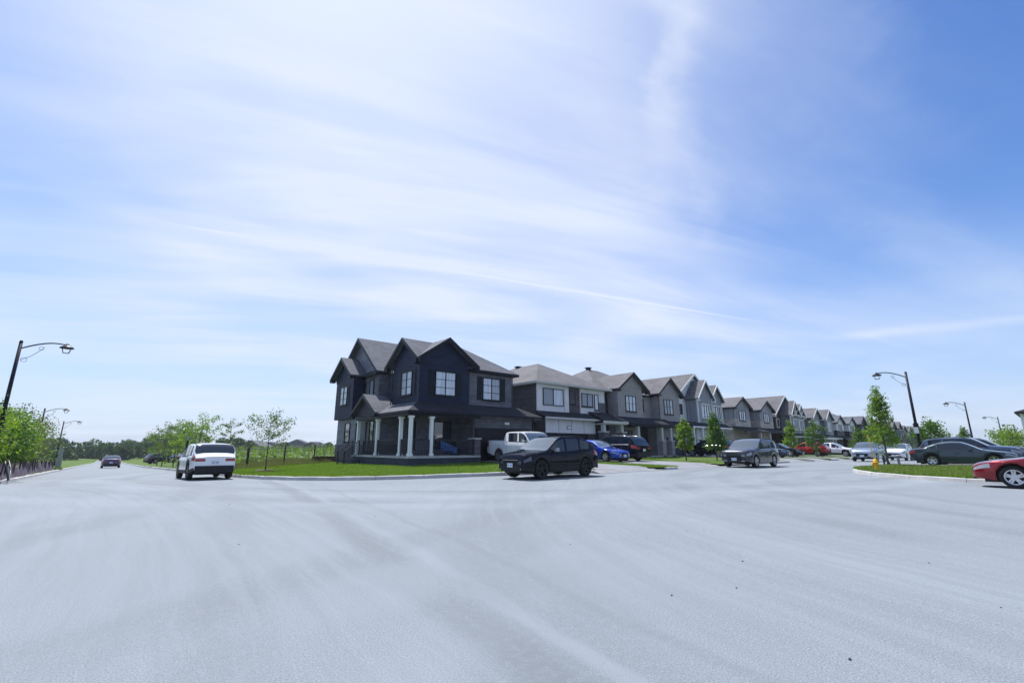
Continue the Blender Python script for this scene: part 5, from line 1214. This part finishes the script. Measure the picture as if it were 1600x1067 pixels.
# silt fence on the left verge
def silt():
    r = empty('silt_fence', (0, 0, 0), 'purple-grey silt fence of sagging fabric on stakes along the left kerb', 'fence'); O = (0, 0, 0)
    rs = random.Random(4); n = 24; P = []
    for i in range(n + 1):
        t = i / n; b = 28.6 + t * 31; a = -3.72 - .25 * t + rs.uniform(-.06, .06); P.append((a, b, base(a, b) + .1))
    for i in range(n):
        p, q = P[i], P[i + 1]; m = MB(); k = 8; rows = 5
        sag = rs.uniform(.05, .16); bul = rs.uniform(-.16, .16); v0 = len(m.v)
        for s in range(k + 1):
            for j in range(rows + 1):
                t = s / k; w = j / rows; z = p[2] + (q[2] - p[2]) * t + .80 * w - sag * math.sin(math.pi * t) * w + .02 * math.sin(13 * t + i)
                m.v.append((p[0] + (q[0] - p[0]) * t + bul * math.sin(math.pi * t) * math.sin(math.pi * (.15 + .7 * w)) + .22 * (1 - w) ** 2 + .025 * math.sin(21 * t + 5 * w + i), p[1] + (q[1] - p[1]) * t, z - .08 * (1 - w)))
        for s in range(k):
            for j in range(rows): a_ = s * (rows + 1) + j; m.f.append((a_, a_ + rows + 1, a_ + rows + 2, a_ + 1))
        m.build('fabric_panel', 'fabric', r, off=O, smooth=True)
    for i, p in enumerate(P):
        ln = rs.uniform(-.1, .12)
        MB().tube([(p[0] + .06, p[1], p[2] - .3), (p[0] + .05 + ln * .4, p[1] + ln, p[2] + .88 + rs.uniform(-.05, .08))], .03, 4).build('stake', 'wood' if i % 3 else 'black', r, off=O)
    h_ = tag(MB().tube([(-3.5, 30.0, P[1][2] + .85), (-3.35, 29.9, P[1][2] + .4), (-3.3, 30.3, P[1][2] + .05), (-3.35, 31.0, P[1][2] + .1), (-3.45, 31.6, P[1][2] + .5), (-3.6, 31.8, P[1][2] + .85)], .035, 6).build('hose', 'black', smooth=True), 'black hose looped over the near end of the silt fence', 'hose')
silt()
# chain-link fence behind the corner lawn
def mesh_fence():
    r = empty('mesh_fence', (0, 0, 0), 'black chain-link fence running left from the corner house', 'fence'); O = (0, 0, 0)
    P = [(16.5, 38.6), (14.6, 38.7), (12.3, 38.7), (10.1, 38.7), (7.6, 38.7), (6.4, 40.4), (5.9, 43.2), (5.7, 46.5), (5.5, 50), (5.4, 54), (5.3, 58)]
    G = [(a, b, lot(a, b, 6) - .08 * (a < 6)) for a, b in P]
    for i, g_ in enumerate(G): MB().tube([(g_[0], g_[1], g_[2] - .3), (g_[0], g_[1], g_[2] + 1.35)], .055 if i != 4 else .09, 6).build('fence_post', 'black', r, off=O)
    for p, q in zip(G, G[1:]):
        MB().tube([(p[0], p[1], p[2] + 1.28), (q[0], q[1], q[2] + 1.28)], .022, 5).build('top_rail', 'black', r, off=O)
        m = MB(); L = math.hypot(p[0] - q[0], p[1] - q[1]); n = int(L / .14)
        for k in range(-9, n):
            for s in (0, 1):
                t0, t1 = k / n, (k + 9) / n
                if s: t0, t1 = t1, t0
                z0, z1 = .03, 1.26
                c0, c1 = min(1, max(0, t0)), min(1, max(0, t1))
                if abs(t1 - t0) < 1e-6 or c0 == c1: continue
                f0, f1 = (c0 - t0) / (t1 - t0), (c1 - t0) / (t1 - t0)
                A = Vector(p).lerp(Vector(q), c0) + Vector((0, 0, z0 + (z1 - z0) * f0)); B_ = Vector(p).lerp(Vector(q), c1) + Vector((0, 0, z0 + (z1 - z0) * f1))
                m.tube([tuple(A), tuple(B_)], .0035, 3, False)
        m.build('wire_mesh', 'black', r, off=O)['kind'] = 'stuff'
mesh_fence()
r = empty('planter_box', (12.9, 37.9, lot(12.9, 37.9, 8) - .05), 'brown wooden planter box against the mesh fence by the corner house', 'planter'); 
for k in range(3):
    for (x0, x1, y0, y1) in ((-.9, .9, -.35, -.31), (-.9, .9, .31, .35), (-.9, -.86, -.31, .31), (.86, .9, -.31, .31)):
        MB().box(x0, x1, y0, y1, .17 * k, .17 * k + .155).build('plank', 'wood', r, off=(0, 0, 0))
MB().box(-.86, .86, -.31, .31, .3, .44).build('soil', 'mulch', r, off=(0, 0, 0))
tag(MB().lathe([(.0, .0), (.55, .005), (.45, .05), (.0, .08)], n=16).build('mulch_ring', 'mulch'), kind='stuff').location = (6.9, 30.1, lot(6.9, 30.1, 3.5) - .01)
# waste bins by the far driveways
for i, (a, b, lb) in enumerate([(75.2, 17.6, 'black waste bin, left of the two by the driveway down the street'), (76.6, 17.5, 'black waste bin, right of the two by the driveway down the street')]):
    r = empty('waste_bin', (a, b, ground_at(a, b)), lb, 'bin', 'waste bins')
    MB().solid([(-.25, -.25, 0), (.25, -.25, 0), (.25, .25, 0), (-.25, .25, 0)], [(-.3, -.3, 1.0), (.3, -.3, 1.0), (.3, .3, 1.0), (-.3, .3, 1.0)]).build('tub', 'plastic', r, off=(0, 0, 0)); MB().box(-.33, .33, -.33, .33, 1.0, 1.07).build('lid', 'plastic', r, off=(0, 0, 0))
# pebbles scattered on the road
rs = random.Random(3); m = MB()
for k in range(60):
    a = rs.uniform(1, 22); b = rs.uniform(-3, 16)
    if a > 12 and b > 14: continue
    s = rs.uniform(.004, .010); z = base(a, b) + .002; m.solid([(a - s, b - s, z), (a + s, b - s * .7, z), (a + s * .8, b + s, z), (a - s, b + s * .6, z)], [(a - s * .6, b - s * .5, z + s), (a + s * .5, b - s * .5, z + s * 1.1), (a + s * .4, b + s * .6, z + s), (a - s * .6, b + s * .4, z + s * .9)])
o = m.build('pebbles', 'foundation'); o['kind'] = 'stuff'

# ------------------------------------------------------------------ air
hz = MB().box(-2000, 2000, -2000, 2000, -9.5, 16).build('haze', 'grass'); hz['kind'] = 'stuff'
hm = bpy.data.materials.new('haze'); hm.use_nodes = True; hm.node_tree.nodes.clear()
q = NG(hm.node_tree); vol = q.new('ShaderNodeVolumePrincipled'); vol.inputs['Color'].default_value = (.80, .88, 1, 1); vol.inputs['Density'].default_value = .00022; vol.inputs['Anisotropy'].default_value = .2
q.l.new(vol.outputs[0], q.new('ShaderNodeOutputMaterial').inputs['Volume']); hz.data.materials.clear(); hz.data.materials.append(hm)
